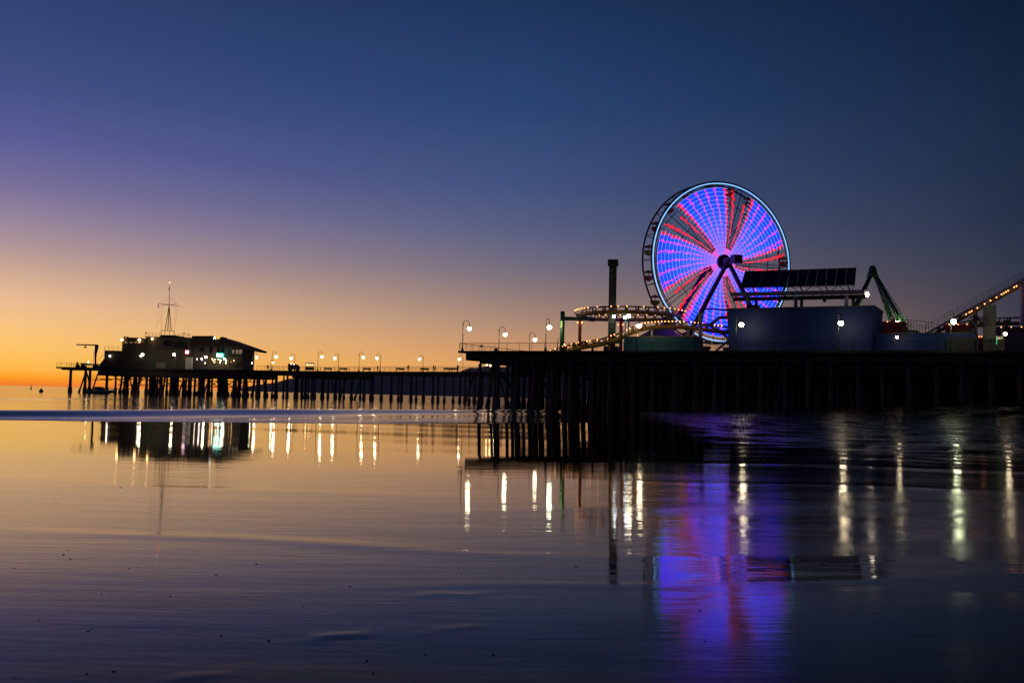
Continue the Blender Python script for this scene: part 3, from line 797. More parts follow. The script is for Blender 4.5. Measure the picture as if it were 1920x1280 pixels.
T_low = [(1025,663,151),(1045,654,150),(1070,646,149),(1100,640,148),(1130,635,148),(1158,626,147),(1186,613,147),(1212,605.5,147),(1245,603,147),(1290,604,147),(1330,609,147),(1370,614,148),(1400,616,149)]
track(T_low, bulbs=sorted([.01,.035,.06,.10,.115,.145,.17,.18,.215,.225,.26] + [.34,.355] + cl(.40, .60, 13, .1) + cl(.60, .86, 15, .1)), rise=.8)
T_ret = [(1022,672,153),(1040,662,153),(1060,652,153),(1078,644,153),(1100,640,154),(1130,635,155),(1165,632,156)]
track(T_ret, bulbs=[.3,.5,.62,.8], rise=.7, spine=.26)
track([(1722,637,149),(1745,622,148),(1770,607,147),(1800,590,146),(1850,562,143),(1900,534,140),(1950,506,137),(2000,480,134)], bulbs=sorted([.33,.355,.37,.41,.46,.50,.54,.575,.59,.605,.62,.66,.675]), rise=.7, spine=.24, low=True, rail_mt='grey')
track([(1785,608,152),(1815,602,153),(1845,598,154),(1880,596,156),(1930,596,156),(1980,600,158)], bulbs=[.2], rise=.9, spine=.3)
track([(1560,612,162),(1640,608,158),(1670,612,154),(1700,619,151),(1735,628,150)], bulbs=[.45,.55], rise=.5, spine=.3)
def post(px, pyt, Y, r, mt, name='support_column', box=False):
    q = V(px, Y, DECK); zt = H(px, pyt, Y)
    (MB().beam(q, (q.x, q.y, zt), r*2) if box else MB().tube([q, (q.x, q.y, zt)], r, 12)).build(name, mt, rc)
post(1053.5, 583.5, 149, .34, 'green')
MB().tube([W(1056, 597, 149), W(1104, 598, 160)], .3, 10).build('cross_arm', 'green', rc)
MB().tube([W(1092, 596, 158), W(1112, 599, 162)], .36, 8).build('arm_bracket', 'purple', rc)
MB().tube([W(1086, 590, 158), W(1086, 598, 158)], .5, 8).build('arm_bracket', 'yellow', rc)
post(1086.5, 598, 158, .26, 'red'); post(1163.5, 596, 182, .32, 'red'); post(1178, 596, 150, .12, 'teal')
q = W(1052, 603, 148.6); MB().obox(q-Vector((.05,.06,0.9)), (.22,0,0), (0,.05,0), (0,0,1.0)).build('light_strip', 'limeglow', rc)
for px, py, Y in ((1083, 604.5, 157.6), (1091, 604.5, 157.6), (1159, 608.5, 181), (1168, 608.5, 181), (1172, 629, 170), (1194, 628.5, 160)):
    ob = bpy.data.objects.new('light_bulb', BULB); ob.scale = (1.3,)*3; ob.parent = rc; ob.location = W(px, py, Y)-rc.location; COL.objects.link(ob); nb[0] += 1
for px, pyt, Y in ((1222, 612, 147), (1290, 611, 147), (1262, 596, 160), (1240, 597, 181), (1111, 645, 148), (1142, 640, 148)): post(px, pyt, Y, .2, 'yellow' if px < 1200 else 'grey')
# grey timber-like frame between the low track and the blue wall
mb = MB()
for a, b, w_ in (((1313, 586, 146), (1313, 660, 146), .5), ((1309, 609, 145.6), (1332, 609, 145.6), .45), ((1330, 610, 145.6), (1349, 595.5, 145.6), .45), ((1348, 595.5, 145.6), (1370, 594.5, 145.6), .45),
                 ((1332, 611, 145.5), (1366, 634, 145.5), .32), ((1318, 586, 150), (1313, 612, 150), .3), ((1300, 620, 143), (1303, 660, 143), .22)):
    mb.beam(W(*a), W(*b), w_)
mb.build('station_frame', 'grey', rc)
mb = MB(); mb.beam(W(1340, 660, 142), W(1366, 638, 142), .3); 
for k in range(6): q = W(1342+k*4.2, 658-k*3.5, 142); mb.beam(q, q+Vector((0,0,1)), .04)
mb.build('stair_rail', 'grey', rc)
# right side: supports, white handrails beside the lift hill
for px, pyt, Y, r_, mt in ((1829, 580, 144.5, .3, 'concrete'), (1919, 532, 139, .42, 'white'), (1820, 603, 153, .2, 'yellow'), (1886, 600, 156, .35, 'yellow'), (1878, 615, 156, .2, 'yellow')): post(px, pyt, Y, r_, mt)
mb = MB(); pts = [(1735, 623), (1765, 606), (1800, 587), (1850, 560), (1900, 532), (1950, 504)]
for dz in (0, .35, .7, 1.05):
    mb.tube([W(x, y, 145.5-(x-1735)*.045)+Vector((0,0,dz)) for x, y in pts], .02, 5)
for k in range(18):
    x = 1735+k*12; y = np.interp(x, [q[0] for q in pts], [q[1] for q in pts]); q = W(x, y, 145.5-(x-1735)*.045); mb.beam(q-Vector((0,0,.5)), q+Vector((0,0,1.1)), .035)
mb.build('walkway_railing', 'grey', rc)
mb = MB(); mb.tube([W(x, y+3, 145.6-(x-1735)*.045) for x, y in pts], .11, 8); mb.build('walkway_beam', 'grey', rc)
mb = MB()
rail(mb, W(1692, 618, 149), W(1708, 619, 149), 3, 1.5, (.2,.35,.5,.65,.8), .03, .09); rail(mb, W(1708, 619, 149), W(1752, 624, 149), 8, 1.5, (.3,.5,.7), .03, .05)
mb.beam(W(1690, 620, 149.2), W(1716, 621, 149.2), .35); mb.beam(W(1716, 620, 149.2), W(1735, 632, 149.2), .35)
mb.build('platform_railing', 'grey', rc)
mb = MB()
for (x, y) in ((1757, 621), (1762, 618), (1768, 616)): mb.beam(W(x-3, y+2, 147.5), W(x+4, y-2, 147.5), .22, .4)
mb.build('coaster_car', 'white', rc)
# flood light mast
fq = V(1172, 146, DECK)
fm = thing('floodlight_mast', 'slim mast with three white floodlights in front of the coaster loop', 'floodlight', fq)
mb = MB(); mb.beam(fq, (fq.x, fq.y, H(1172, 592, 146)), .12); mb.beam(W(1166, 595, 146), W(1181, 593, 146), .08); mb.build('pole', 'teal', fm)
MB().ball(W(1172, 595, 145.8), .22, 10, 8).build('flood_lamp', 'flood', fm)
MB().ball(W(1178.5, 592.5, 145.8), .28, 10, 8).build('flood_lamp', 'lampw', fm)
fq = V(1151, 156.5, DECK); fm2 = thing('spot_light_pole', 'thin pole with one small lit lamp right beside the drop tower', 'floodlight', fq)
mb = MB(); mb.beam(fq, (fq.x, fq.y, H(1151, 594, 156.5)), .08); mb.build('pole', 'steel', fm2); MB().ball(W(1151, 593, 156.3), .22, 10, 8).build('flood_lamp', 'flood', fm2)
# deck clutter on the near pier's left
for px, Y, lab in ((930, 152, 'small dark utility box by the railing left of the second lamp post'), (902, 156, 'small square notice board hanging on the left railing')):
    q = V(px, Y, DECK); mb = MB(); mb.box(q.x-.3, q.x+.3, q.y-.2, q.y+.2, q.z, q.z+.35 if px > 910 else q.z+.12)
    if px < 910: mb.beam((q.x,q.y,q.z+.1), (q.x,q.y,q.z+.9), .05); mb.box(q.x-.2,q.x+.2,q.y-.05,q.y+.05,q.z+.7,q.z+1.05)
    o = mb.build('utility_box' if px > 910 else 'notice_board', 'steel', None, q); tag(o, lab, 'box' if px > 910 else 'sign')

# ------------------------------------------------------------------ far pier
def fy(px): return float(np.interp(px, [60, 100, 600, 930, 1100], [294, 292, 268, 229, 212]))
def FP(px, off=0., z=0.):
    Y = fy(px); q = V(px, Y, z)
    return Vector((q.x, q.y + off, z))
fpier = thing('long_pier', 'long low timber pier stretching left across the water to the harbour building', 'pier', FP(500, 0, 0))
def strip(mb, px0, px1, o0, o1, z0, z1, n=8):
    for i in range(n):
        a, b = px0+(px1-px0)*i/n, px0+(px1-px0)*(i+1)/n
        p, q = FP(a), FP(b)
        vs = [(p.x,p.y+o0,z0),(q.x,q.y+o0,z0),(q.x,q.y+o1,z0),(p.x,p.y+o1,z0),(p.x,p.y+o0,z1),(q.x,q.y+o0,z1),(q.x,q.y+o1,z1),(p.x,p.y+o1,z1)]
        fs = [(0,3,2,1),(4,5,6,7),(0,1,5,4),(2,3,7,6)]
        if i == 0: fs.append((3,0,4,7))
        if i == n-1: fs.append((1,2,6,5))
        mb.add(vs, fs)
mb = MB(); strip(mb, 180, 1090, 0, 9, FAR-.35, FAR, 10); strip(mb, 103, 180, 0, 9, FAR-.45, FAR-.02, 2); strip(mb, 181, 478, 9.001, 26, FAR-.35, FAR-.003, 5); mb.build('deck', 'deckwood', fpier)
mb = MB(); strip(mb, 112, 181, .5, 8.5, FAR-.85, FAR-.452, 2); strip(mb, 182, 478, .3, 25, FAR-2.3, FAR-.352, 5); strip(mb, 479, 545, .5, 8.5, FAR-1.3, FAR-.352, 2); strip(mb, 546, 690, .4, 8.5, FAR-2.0, FAR-.352, 3); strip(mb, 691, 1085, .5, 8.5, FAR-1.0, FAR-.352, 4)
mb.build('stringer', 'timber', fpier)
def frail(px0, px1, n):
    mb = MB(); rail(mb, FP(px0, .2, FAR), FP(px1, .2, FAR), n, 1.15, (.35,.68), .03, .06)
    rail(mb, FP(px0, 8.6, FAR), FP(px1, 8.6, FAR), n, 1.15, (.35,.68), .03, .06); mb.build('railing', 'timber', fpier)
frail(481, 600, 12); frail(600, 930, 32); frail(105, 180, 8)
pm = [pile_mb(FAR-.9, -4.5, r_, b_, SEA_Z+z_).mesh('pile', 'wet_timber') for r_, b_, z_ in ((.27,.44,1.3),(.30,.48,1.5),(.24,.40,1.0))]
pb = pile_mb(FAR-.9, -4.5, .22, .34, SEA_Z+1.2, (2.6, .2)).mesh('pile', 'wet_timber')
ptk = pile_mb(FAR-.9, -4.5, .42, .62, SEA_Z+1.6).mesh('pile', 'wet_timber')
npile = [0]
rp_ = MB()
for i in range(62):
    px = 183 + i*4.75 + random.uniform(-1.5,1.5); q = FP(px, random.uniform(10, 22), 0); r_ = random.uniform(.24,.38); ln = random.choice((0,0,0,.8,-.8))
    rp_.tube([(q.x,q.y,FAR-.9),(q.x+ln*.6,q.y,-.3),(q.x+ln*.8,q.y,-.7),(q.x+ln,q.y,-4)], [r_,r_,r_*1.5,r_*1.5], 7)
tag(rp_.build('rear_pile', 'wet_timber', fpier), kind='stuff')
def fpile(px, off, me=None, yaw=None):
    q = FP(px, off, 0); ob = bpy.data.objects.new('pile', me or random.choice(pm)); ob.parent = fpier
    ob.location = Vector((q.x, q.y, 0)) - Vector((fpier.location.x, fpier.location.y, 0)); ob.rotation_euler = (0,0,random.random()*6 if yaw is None else yaw)
    COL.objects.link(ob); npile[0] += 1
for px in (728, 742, 751, 766, 776, 790, 808, 818, 830, 849, 860, 871, 878, 889, 902, 916, 930): fpile(px, 2 if px % 2 else 6)
for px in (886, 935): fpile(px, 3, pb, 0 if px % 2 else 3.14)
for px in (536, 543, 547, 556, 563, 567, 576, 583, 588, 598, 601, 606, 613, 621, 626, 632, 640, 650, 658, 668, 681, 688, 695, 708, 714): fpile(px, random.choice((1.5, 4, 7)))
for px, yw in ((648, 3.14), (676, 3.14), (615, 0)): fpile(px, 2, pb, yw)
for px in (507, 513, 522): fpile(px, 2 if px % 2 else 6)
fpile(511, 4, ptk); fpile(484, 3, pb, 0)
fpile(123, 3, ptk); fpile(151, 3, ptk); fpile(154, 5, ptk); fpile(152, 3, pb, 3.14); fpile(152, 3, pb, 0); fpile(176, 3, pb, 3.14)
for px in (184, 201, 237, 241, 268, 271, 294, 298, 317, 320, 345, 352, 372, 378, 401, 408, 430, 436, 455, 461, 474, 480): fpile(px, random.choice((1.5, 6, 14)), random.choice((ptk, ptk, pm[1])))
for px, yw in ((236, 0), (266, 3.14), (285, 0), (300, 3.14), (322, 0), (345, 3.14), (366, 0), (392, 3.14), (415, 0), (445, 3.14)): fpile(px, 1, pb, yw)
mb = MB()
for a, b, z0, z1 in ((182, 478, 2.6, 2.6), (215, 470, 1.0, 1.0), (182, 240, -.2, -.2)):
    MB().beam(FP(a, 2.5, z0), FP(b, 2.5, z1), .16, .22).build('cross_beam', 'timber', fpier)
for k in range(9):
    a = 205+k*29; MB().beam(FP(a, 3.2, 3.4), FP(a+22, 3.2, 1.0), .14, .2).build('cross_brace', 'timber', fpier); MB().beam(FP(a+22, 8, 3.4), FP(a, 8, 1.2), .14, .2).build('cross_brace', 'timber', fpier)
MB().beam(FP(163, 4, 2.3), FP(200, 4, 2.3), .3, .25).build('landing', 'timber', fpier)
mb = MB(); rail(mb, FP(164, 3, 2.4), FP(190, 3, 2.4), 5, 1.1, (.5,), .03, .05); mb.build('landing_railing', 'steel', fpier)
# lamps of the far pier
GF = 'lamp posts on the long pier'
for px, py, yaw, lab in ((159, 688, 0, 'lit lamp post at the far left end of the pier beneath the crane arm'), (466.5, 680, 0, 'low lit lamp at the right foot of the harbour building'), (471, 669, 0, 'lit lamp post just right of the sloping roof of the restaurant'),
     (507.5, 668, 0, 'taller of two lit lamps left of the truck on the pier'), (505, 679, 0, 'lower of the two lit lamps left of the truck'), (546, 671, 3.14, 'lit lamp post standing over the parked truck'),
     (594, 668, 0, 'lit lamp post right of the snack cart'), (629, 671, 3.14, 'second lit lamp post right of the snack cart'), (671.5, 669, 0, 'lit lamp post midway along the long pier, left of a close pair'),
     (709, 671, 3.14, 'lit lamp post midway along the long pier, right of a close pair'), (790, 673, 3.14, 'lone lit lamp post between the standing people'), (866, 673, 3.14, 'lit lamp post just under the corner of the amusement pier')):
    q = FP(px, 4 if yaw else 1.2, FAR); hg = H(px, py, q.y) - FAR; place(lampF, lampF_used, q, yaw, lab, GF, max(.45, hg/3.55))
for px, py, lab in ((912, 684, 'leftmost of three small lamps below the amusement deck corner'), (918.5, 685, 'middle of three small lamps below the amusement deck corner'), (926, 684.5, 'brightest, rightmost of three small lamps below the amusement deck corner')):
    q = FP(px, 2, FAR); z1 = H(px, py, q.y); t = thing('bollard_lamp', lab, 'lamp', q, 'small lamps under the deck corner')
    MB().tube([q, (q.x, q.y, z1)], .05, 6).build('pole', 'steel', t); MB().ball((q.x, q.y, z1), .2 if px < 920 else .26, 10, 8).build('globe', 'lampo' if px < 920 else 'lampf', t)

# benches
def make_bench():
    t = thing('bench', 'x', 'bench'); MB().box(-1.1,1.1,-.25,.25,.42,.48).build('seat', 'timber', t); MB().box(-1.1,1.1,.26,.31,.55,.95).build('backrest', 'timber', t)
    for x in (-.9,.9): MB().box(x-.05,x+.05,-.2,.2,0,.418).build('leg', 'steel', t)
    return t
bn = make_bench(); bu = [False]
for px, w_ in ((612, 'right of the snack cart'), (641, 'next to the fourth lamp right of the cart'), (685, 'between the middle pair of lamps'), (748, 'left of the lone walking person'), (794, 'beside the lone lamp post'), (849, 'near the deck corner of the amusement pier'), (839, 'left of the bench by the deck corner')):
    place(bn, bu, FP(px, 2.2, FAR), R(random.uniform(-4,4)), 'dark bench on the long pier ' + w_, 'benches on the long pier')
# people
def make_person(stride=.12, arm=.2, lean=0.):
    J = {'pelvis':(0,0,.95),'spine':(0,0,1.2),'chest':(0,0,1.4),'neck':(0,lean,1.52),'head':(0,lean,1.62),'top':(0,lean,1.72),
         'shL':(-.19,0,1.42),'elL':(-.25,arm*.4,1.14),'haL':(-.24,-arm,.88),'shR':(.19,0,1.42),'elR':(.25,-arm*.4,1.14),'haR':(.24,arm,.88),
         'hpL':(-.1,0,.9),'knL':(-.11,-stride,.5),'anL':(-.11,-stride*.6,.09),'toL':(-.12,-stride*.6-.2,.04),'hpR':(.1,0,.9),'knR':(.11,stride*.6,.5),'anR':(.11,stride*1.4,.09),'toR':(.12,stride*1.4-.2,.04)}
    E = [('pelvis','spine'),('spine','chest'),('chest','neck'),('neck','head'),('head','top'),('chest','shL'),('shL','elL'),('elL','haL'),('chest','shR'),('shR','elR'),('elR','haR'),
         ('pelvis','hpL'),('hpL','knL'),('knL','anL'),('anL','toL'),('pelvis','hpR'),('hpR','knR'),('knR','anR'),('anR','toR')]
    rad = {'pelvis':.15,'spine':.14,'chest':.16,'neck':.06,'head':.105,'top':.08,'sh':.075,'el':.055,'ha':.04,'hp':.10,'kn':.07,'an':.05,'to':.04}
    ks = list(J); me = bpy.data.meshes.new('person'); me.from_pydata([J[k] for k in ks], [(ks.index(a), ks.index(b)) for a, b in E], [])
    me.materials.append(M['cloth']); o = bpy.data.objects.new('person', me); COL.objects.link(o)
    sk = o.modifiers.new('Skin', 'SKIN'); 
    if not me.skin_vertices:
        pass
    bpy.context.view_layer.update()
    if me.skin_vertices:
        for i, k in enumerate(ks):
            r_ = rad.get(k, rad.get(k[:2], .06)); me.skin_vertices[0].data[i].radius = (r_, r_)
        me.skin_vertices[0].data[0].use_root = True
    sb = o.modifiers.new('Sub', 'SUBSURF'); sb.levels = 1; sb.render_levels = 1
    bpy.context.view_layer.update()
    ev = bpy.data.meshes.new_from_object(o.evaluated_get(bpy.context.evaluated_depsgraph_get()))
    bpy.data.objects.remove(o); ev.name = 'person'
    for p_ in ev.polygons: p_.use_smooth = True
    if not ev.materials: ev.materials.append(M['cloth'])
    return ev
pmesh = [make_person(.14,.16), make_person(.02,.05), make_person(.25,.25)]
for px, k, yaw, s_, lab in ((763, 1, 0, 1.02, 'dark silhouetted person standing alone on the pier between two benches'), (811, 0, 2.2, 1., 'left one of two silhouetted people walking close together'), (814, 2, 1.9, .93, 'right one of two silhouetted people walking close together'),
     (857, 0, .5, 1., 'silhouetted person near the railing below the amusement pier corner'), (705, 1, 1, .9, 'silhouetted person beside the right lamp of the middle pair'), (880, 2, 1.5, .8, 'small silhouetted person farthest right on the long pier'), (497, 1, .3, .95, 'silhouetted person by the railing near the two stacked lamps'), (136, 1, .6, 1.0, 'person fishing at the left end of the pier')):
    o = bpy.data.objects.new('person', pmesh[k]); COL.objects.link(o); o.location = FP(px, 3., FAR); o.rotation_euler = (0,0,yaw); o.scale = (s_,)*3
    tag(o, lab, 'person', 'people on the long pier')
# fishing rod
q = FP(107, 1, FAR); o = MB().tube([q, q+Vector((.3,0,1.2)), q+Vector((.9,0,2.9))], [.03,.02,.01], 5).build('fishing_rod', 'steel', None, q); tag(o, 'thin fishing rod leaning on the railing at the very end of the pier', 'fishing rod')
# truck and snack cart
q = FP(545, 4, FAR)
tr = thing('truck', 'small dark truck with lit roof lamps parked on the long pier', 'truck', q)
mb = MB(); mb.box(q.x-1.5,q.x+.4,q.y-.9,q.y+.9,q.z+.45,q.z+2.0); mb.build('cargo_body', 'steel', tr)
MB().prism([(q.x+.402,q.y-.85,q.z+.45),(q.x+1.5,q.y-.85,q.z+.45),(q.x+1.5,q.y-.85,q.z+1.1),(q.x+1.05,q.y-.85,q.z+1.75),(q.x+.402,q.y-.85,q.z+1.85)], (0,1.7,0)).build('cab', 'stucco_dk', tr)
for x in (-1., 1.):
    for y_ in (-.95, .75): MB().tube([(q.x+x,q.y+y_,q.z+.38),(q.x+x,q.y+y_+.2,q.z+.38)], .38, 12).build('wheel', 'steel', tr)
MB().ball((q.x-.6,q.y-.95,q.z+1.95), .16, 8, 6).build('work_light', 'lampo', tr); MB().ball((q.x+.2,q.y-.95,q.z+1.85), .10, 8, 6).build('work_light', 'lamps', tr)
q = FP(575, 4, FAR)
kt = thing('snack_cart', 'snack cart with glowing lamps under its awning, right of the truck', 'cart', q)
MB().box(q.x-1.1,q.x+1.1,q.y-.6,q.y+.6,q.z+.3,q.z+1.2).build('counter', 'stucco_dk', kt)
MB().prism([(q.x-1.2,q.y-.8,q.z+2.0),(q.x+1.2,q.y-.8,q.z+2.0),(q.x+1.0,q.y,q.z+2.35),(q.x-1.0,q.y,q.z+2.35)], (0,.5,0)).build('awning', 'red', kt)
for x in (-1,1): MB().beam((q.x+x,q.y-.5,q.z),(q.x+x,q.y-.5,q.z+2.05), .07).build('post', 'steel', kt)
MB().ball((q.x-.5,q.y-.75,q.z+1.85), .17, 8, 6).build('lamp', 'lampo', kt); MB().ball((q.x+.3,q.y-.75,q.z+1.85), .10, 8, 6).build('lamp', 'lampo', kt); MB().ball((q.x+.8,q.y-.75,q.z+1.8), .08, 8, 6).build('lamp', 'lampo', kt)

# ------------------------------------------------------------------ harbour office (end building)
YE = 286.
def E(px, py, dy=0.): return W(px, py, YE+dy)
def ebox(mb, px0, px1, pyt, pyb, dy0, dy1):
    a = E((px0), (pyt+pyb)/2, dy0); b = E((px1), (pyt+pyb)/2, dy0)
    zt = H((px0+px1)/2, pyt, YE+dy0); zb = max(FAR, H((px0+px1)/2, pyb, YE+dy0))
    return mb.box(a.x, b.x, YE+dy0, YE+dy1, zb, zt)
hb = thing('harbour_office', 'stepped grey stucco harbour office with roof railings at the far end of the pier', 'building', V(290, YE, FAR))
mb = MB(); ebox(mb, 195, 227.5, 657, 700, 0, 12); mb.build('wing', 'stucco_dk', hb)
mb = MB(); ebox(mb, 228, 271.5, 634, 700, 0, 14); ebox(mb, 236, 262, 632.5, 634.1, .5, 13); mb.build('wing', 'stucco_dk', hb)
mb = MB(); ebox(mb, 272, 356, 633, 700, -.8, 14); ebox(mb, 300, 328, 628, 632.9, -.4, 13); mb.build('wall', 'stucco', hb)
mb = MB(); ebox(mb, 271.5, 356.5, 631.5, 633, -1.2, 14.2); ebox(mb, 292, 356.3, 652.5, 654.5, -1.1, -.802); mb.build('cornice', 'stucco_dk', hb)
def win(px0, px1, pyt, pyb, dy, par, mt='glass', fr='stucco_dk'):
    mb = MB(); ebox(mb, px0-.35, px1+.35, pyt-.35, pyb+.35, dy-.10, dy-.002); w_ = mb.build('window', fr, par)
    mb = MB(); ebox(mb, px0, px1, pyt, pyb, dy-.16, dy-.102); mb.build('pane', mt, w_)
for x in (307, 312.5, 318): win(x, x+4, 639, 649, -.8, hb)
for x in (326, 331, 336, 341, 347): win(x, x+2.6, 641, 651, -.8, hb)
for x in (234, 243, 252, 259): win(x, x+5, 641, 643, 0, hb, 'window_lit')
mb = MB(); ebox(mb, 281, 286.5, 669, 683, -1.0, -.8); mb.build('door', 'green', hb)
for px, py, dy, mt, r_ in ((228.5, 637, -.5, 'lampo', .34), (261.2, 637, -.5, 'lampo', .36), (285.5, 634.8, -1.4, 'lampo', .28), (206, 667.5, -.4, 'lamps', .24), (264, 667, -.5, 'lamps', .24)):
    q = E(px, py, dy); l_ = MB(); l_.ball(q, r_, 10, 8); l_.build('wall_lamp', mt, hb)
mb = MB()
def erail(mb, x0, x1, yb, yt, dy, n):
    for i in range(n+1): x = x0+(x1-x0)*i/n; mb.beam(E(x, yb, dy), E(x, yt, dy), .06)
    mb.beam(E(x0, yt, dy), E(x1, yt, dy), .06); mb.beam(E(x0, (yt+yb)/2, dy), E(x1, (yt+yb)/2, dy), .045)
erail(mb, 272.5, 299, 632, 624.5, 0, 4); erail(mb, 329, 355, 632, 626, 0, 4); erail(mb, 196, 221, 657, 649.5, 1, 3); mb.beam(E(221, 649.5, 1), E(228, 655, 1), .06)
mb.build('roof_railing', 'steel', hb)
mb = MB()
for x in (302, 309, 318, 326.5): mb.beam(E(x, 628.5, 2), E(x, 619.5, 2), .12 if x in (302, 326.5) else .09)
mb.beam(E(301.5, 619.5, 2), E(327, 620.2, 2), .14); mb.build('mast_platform', 'steel', hb)
mb = MB()
for x, y, r_ in ((234, 632, .3), (239.5, 631.5, .22), (274, 623, .22), (345, 624, .2), (354, 627, .18), (343, 630.5, .2)):
    q = E(x, y, 1); mb = MB(); mb.ball(q, r_, 8, 6); mb.beam(q, q-Vector((0,0,.7)), .05); mb.build('roof_siren', 'steel', hb)
mb = MB()
for k in range(6): x = 195.6-k*2.3; q = E(x, 673+k*2.8, 1); mb.box(q.x-.35, q.x, YE+1, YE+3, FAR, q.z)
mb.beam(E(196, 664, 1), E(182, 677, 1), .05); mb.build('stair', 'concrete', hb)
mb = MB(); ebox(mb, 293, 310, 680, 690, -2.2, -2.1); mb.build('low_panel', 'concrete', hb)
# signal mast
sm = thing('signal_mast', 'tall three-legged signal mast with red top light standing on the harbour office roof', 'mast', E(316, 619.5, 2))
tp = E(318, 530, 2)
MB().tube([E(317.3, 575, 2), tp], [.10,.05], 6).build('topmast', 'white', sm)
mb = MB()
for x in (309.5, 321): mb.tube([E(x, 619, 2), E(317.2, 571, 2)], [.12,.08], 6)
mb.tube([E(314.5, 619, 3), E(317.2, 571, 2)], [.12,.08], 6); mb.tube([E(317, 619, 2), E(317.3, 571, 2)], .05, 5)
mb.build('leg', 'stucco_dk', sm)
mb = MB(); mb.tube([E(297, 569, 2), E(337, 573.5, 2)], .06, 6); mb.tube([E(303, 572.5, 2), E(332, 570, 2)], .06, 6); mb.build('yard', 'steel', sm)
mb = MB()
for a, b in (((297,569),(317,557)), ((332,570),(318,557)), ((299,572),(302,620)), ((303,573),(304,619)), ((330,572),(327,600)), ((334,573),(326,619)), ((298,600),(290,619)), ((317,557),(318,571))): mb.tube([E(*a, 2), E(*b, 2)], .022, 4)
mb.build('stay_line', 'steel', sm)
mb = MB(); q = E(317, 541, 2); mb.tube([q+Vector((0,0,.4)), q, q-Vector((0,0,.6))], [.08,.14,.05], 6); q = E(296.5, 573, 2); mb.tube([q+Vector((0,0,.6)), q, q-Vector((0,0,.6))], [.05,.16,.1], 6); mb.build('signal_cone', 'stucco_dk', sm)
MB().ball(tp, .2, 10, 8).build('red_light', 'redlight', sm)
for a, px, py, lab in ((1, 270, 664.5, 'bright lamp post before the dark left wing of the harbour office'), (2, 329, 664.5, 'bright lamp post before the pale wall of the harbour office'), (3, 388, 669, 'bright lamp post before the restaurant, left of the teal sign'), (4, 422.5, 672.5, 'bright lamp post under the restaurant balcony, right of the teal sign')):
    q = W(px, py, YE-5.); hg = q.z-FAR; place(lampF, lampF_used, (q.x, YE-5., FAR), R(-90), lab, GF, hg/3.55)
# restaurant
rs = thing('restaurant', 'dark shingled pier restaurant with a long roof sloping right, lit signs and a glazed balcony', 'building', V(410, YE, FAR))
mb = MB(); ebox(mb, 358, 454, 650, 700, .6, 14); mb.build('wall', 'stucco', rs)
rp = [(357, 645), (360, 629.5), (402, 629.5), (418, 634), (478, 655), (474, 658), (440, 650), (358, 650)]
MB().prism([W(x, y, YE-.6) for x, y in rp], (0, 15, 0)).build('roof', 'roof', rs)
mb = MB(); ebox(mb, 412, 418.5, 631.5, 638, -.9, 3); mb.build('chimney', 'roof', rs)
for x in (374, 379): win(x, x+3.6, 651.5, 659, .6, rs)
for x in (393, 400, 408, 415): win(x, x+4.6, 650.5, 661, .6, rs, 'red' if x == 400 else 'glass')
for x in (442, 448.5): win(x, x+5, 655.5, 663.5, .6, rs, 'window_lit')
win(435.5, 439, 656, 663, .6, rs, 'window_lit')
mb = MB(); ebox(mb, 426, 455, 665, 668, -1.6, .598); mb.build('balcony', 'stucco_dk', rs)
mb = MB(); mb.beam(W(426, 651, YE-.2), W(433, 652, YE-.2), .25); mb.beam(W(432, 651.5, YE-.2), W(433.5, 656, YE-.2), .22); mb.build('duct', 'concrete', rs)
for x in (430, 445, 453.5): MB().beam(W(x, 668, YE-1.4), W(x, 690, YE-1.4), .18).build('post', 'timber', rs)
mb = MB(); mb.prism([W(436, 689, YE-2), W(455, 672, YE-2), W(457, 674, YE-2), W(446, 689, YE-2)], (0,1,0)); mb.build('ramp_side', 'stucco_dk', rs)
mb = MB(); ebox(mb, 406, 417, 662, 669.5, -.9, .5); mb.build('sign_board', 'signteal', rs)
q = E(411.5, 665.8, -1.0); text_part('Bait', 1.15, 'sign_lettering', 'signwhite', rs, q, (1,0,0), thick=.04)
q = E(406.5, 633.3, -.85); text_part('A', 1.2, 'sign_lettering', 'signwhite', rs, E(402.5, 633.3, -.85), (1,0,0), thick=.05); text_part('MV', 1.2, 'sign_lettering', 'signyellow', rs, E(407.8, 633.3, -.85), (1,0,0), thick=.05)
ns = thing('lit_sign', 'small glowing red, white and blue sign at the corner between office and restaurant', 'sign', E(351, 664, -1.2))
mb = MB(); ebox(mb, 347.2, 353.8, 656.5, 663, -1.3, -1.05); mb.build('sign_case', 'signred', ns)
for y_ in (657.3, 660.2): mb = MB(); ebox(mb, 348.6, 352.8, y_, y_+1.9, -1.4, -1.302); mb.build('sign_bar', 'signwhite', ns)
mb = MB(); ebox(mb, 352.9, 353.9, 657, 662.6, -1.38, -1.302); mb.build('sign_bar', 'signblue', ns)
mb = MB(); mb.beam(E(350.5, 663, -1.18), (E(350.5, 663, -1.18).x, YE-1.18, FAR), .08); mb.build('sign_post', 'steel', ns)
wb = thing('ticket_kiosk', 'pale white box kiosk between the harbour office and the restaurant', 'kiosk', V(352, YE-1.5, FAR))
mb = MB(); ebox(mb, 347.5, 358.5, 669.5, 700, -2.6, -1.3 + .1); mb.build('wall', 'white', wb)
mb = MB(); ebox(mb, 347.2, 358.8, 668.7, 669.45, -2.7, -1.1); mb.build('roof', 'roof', wb)
k = 0
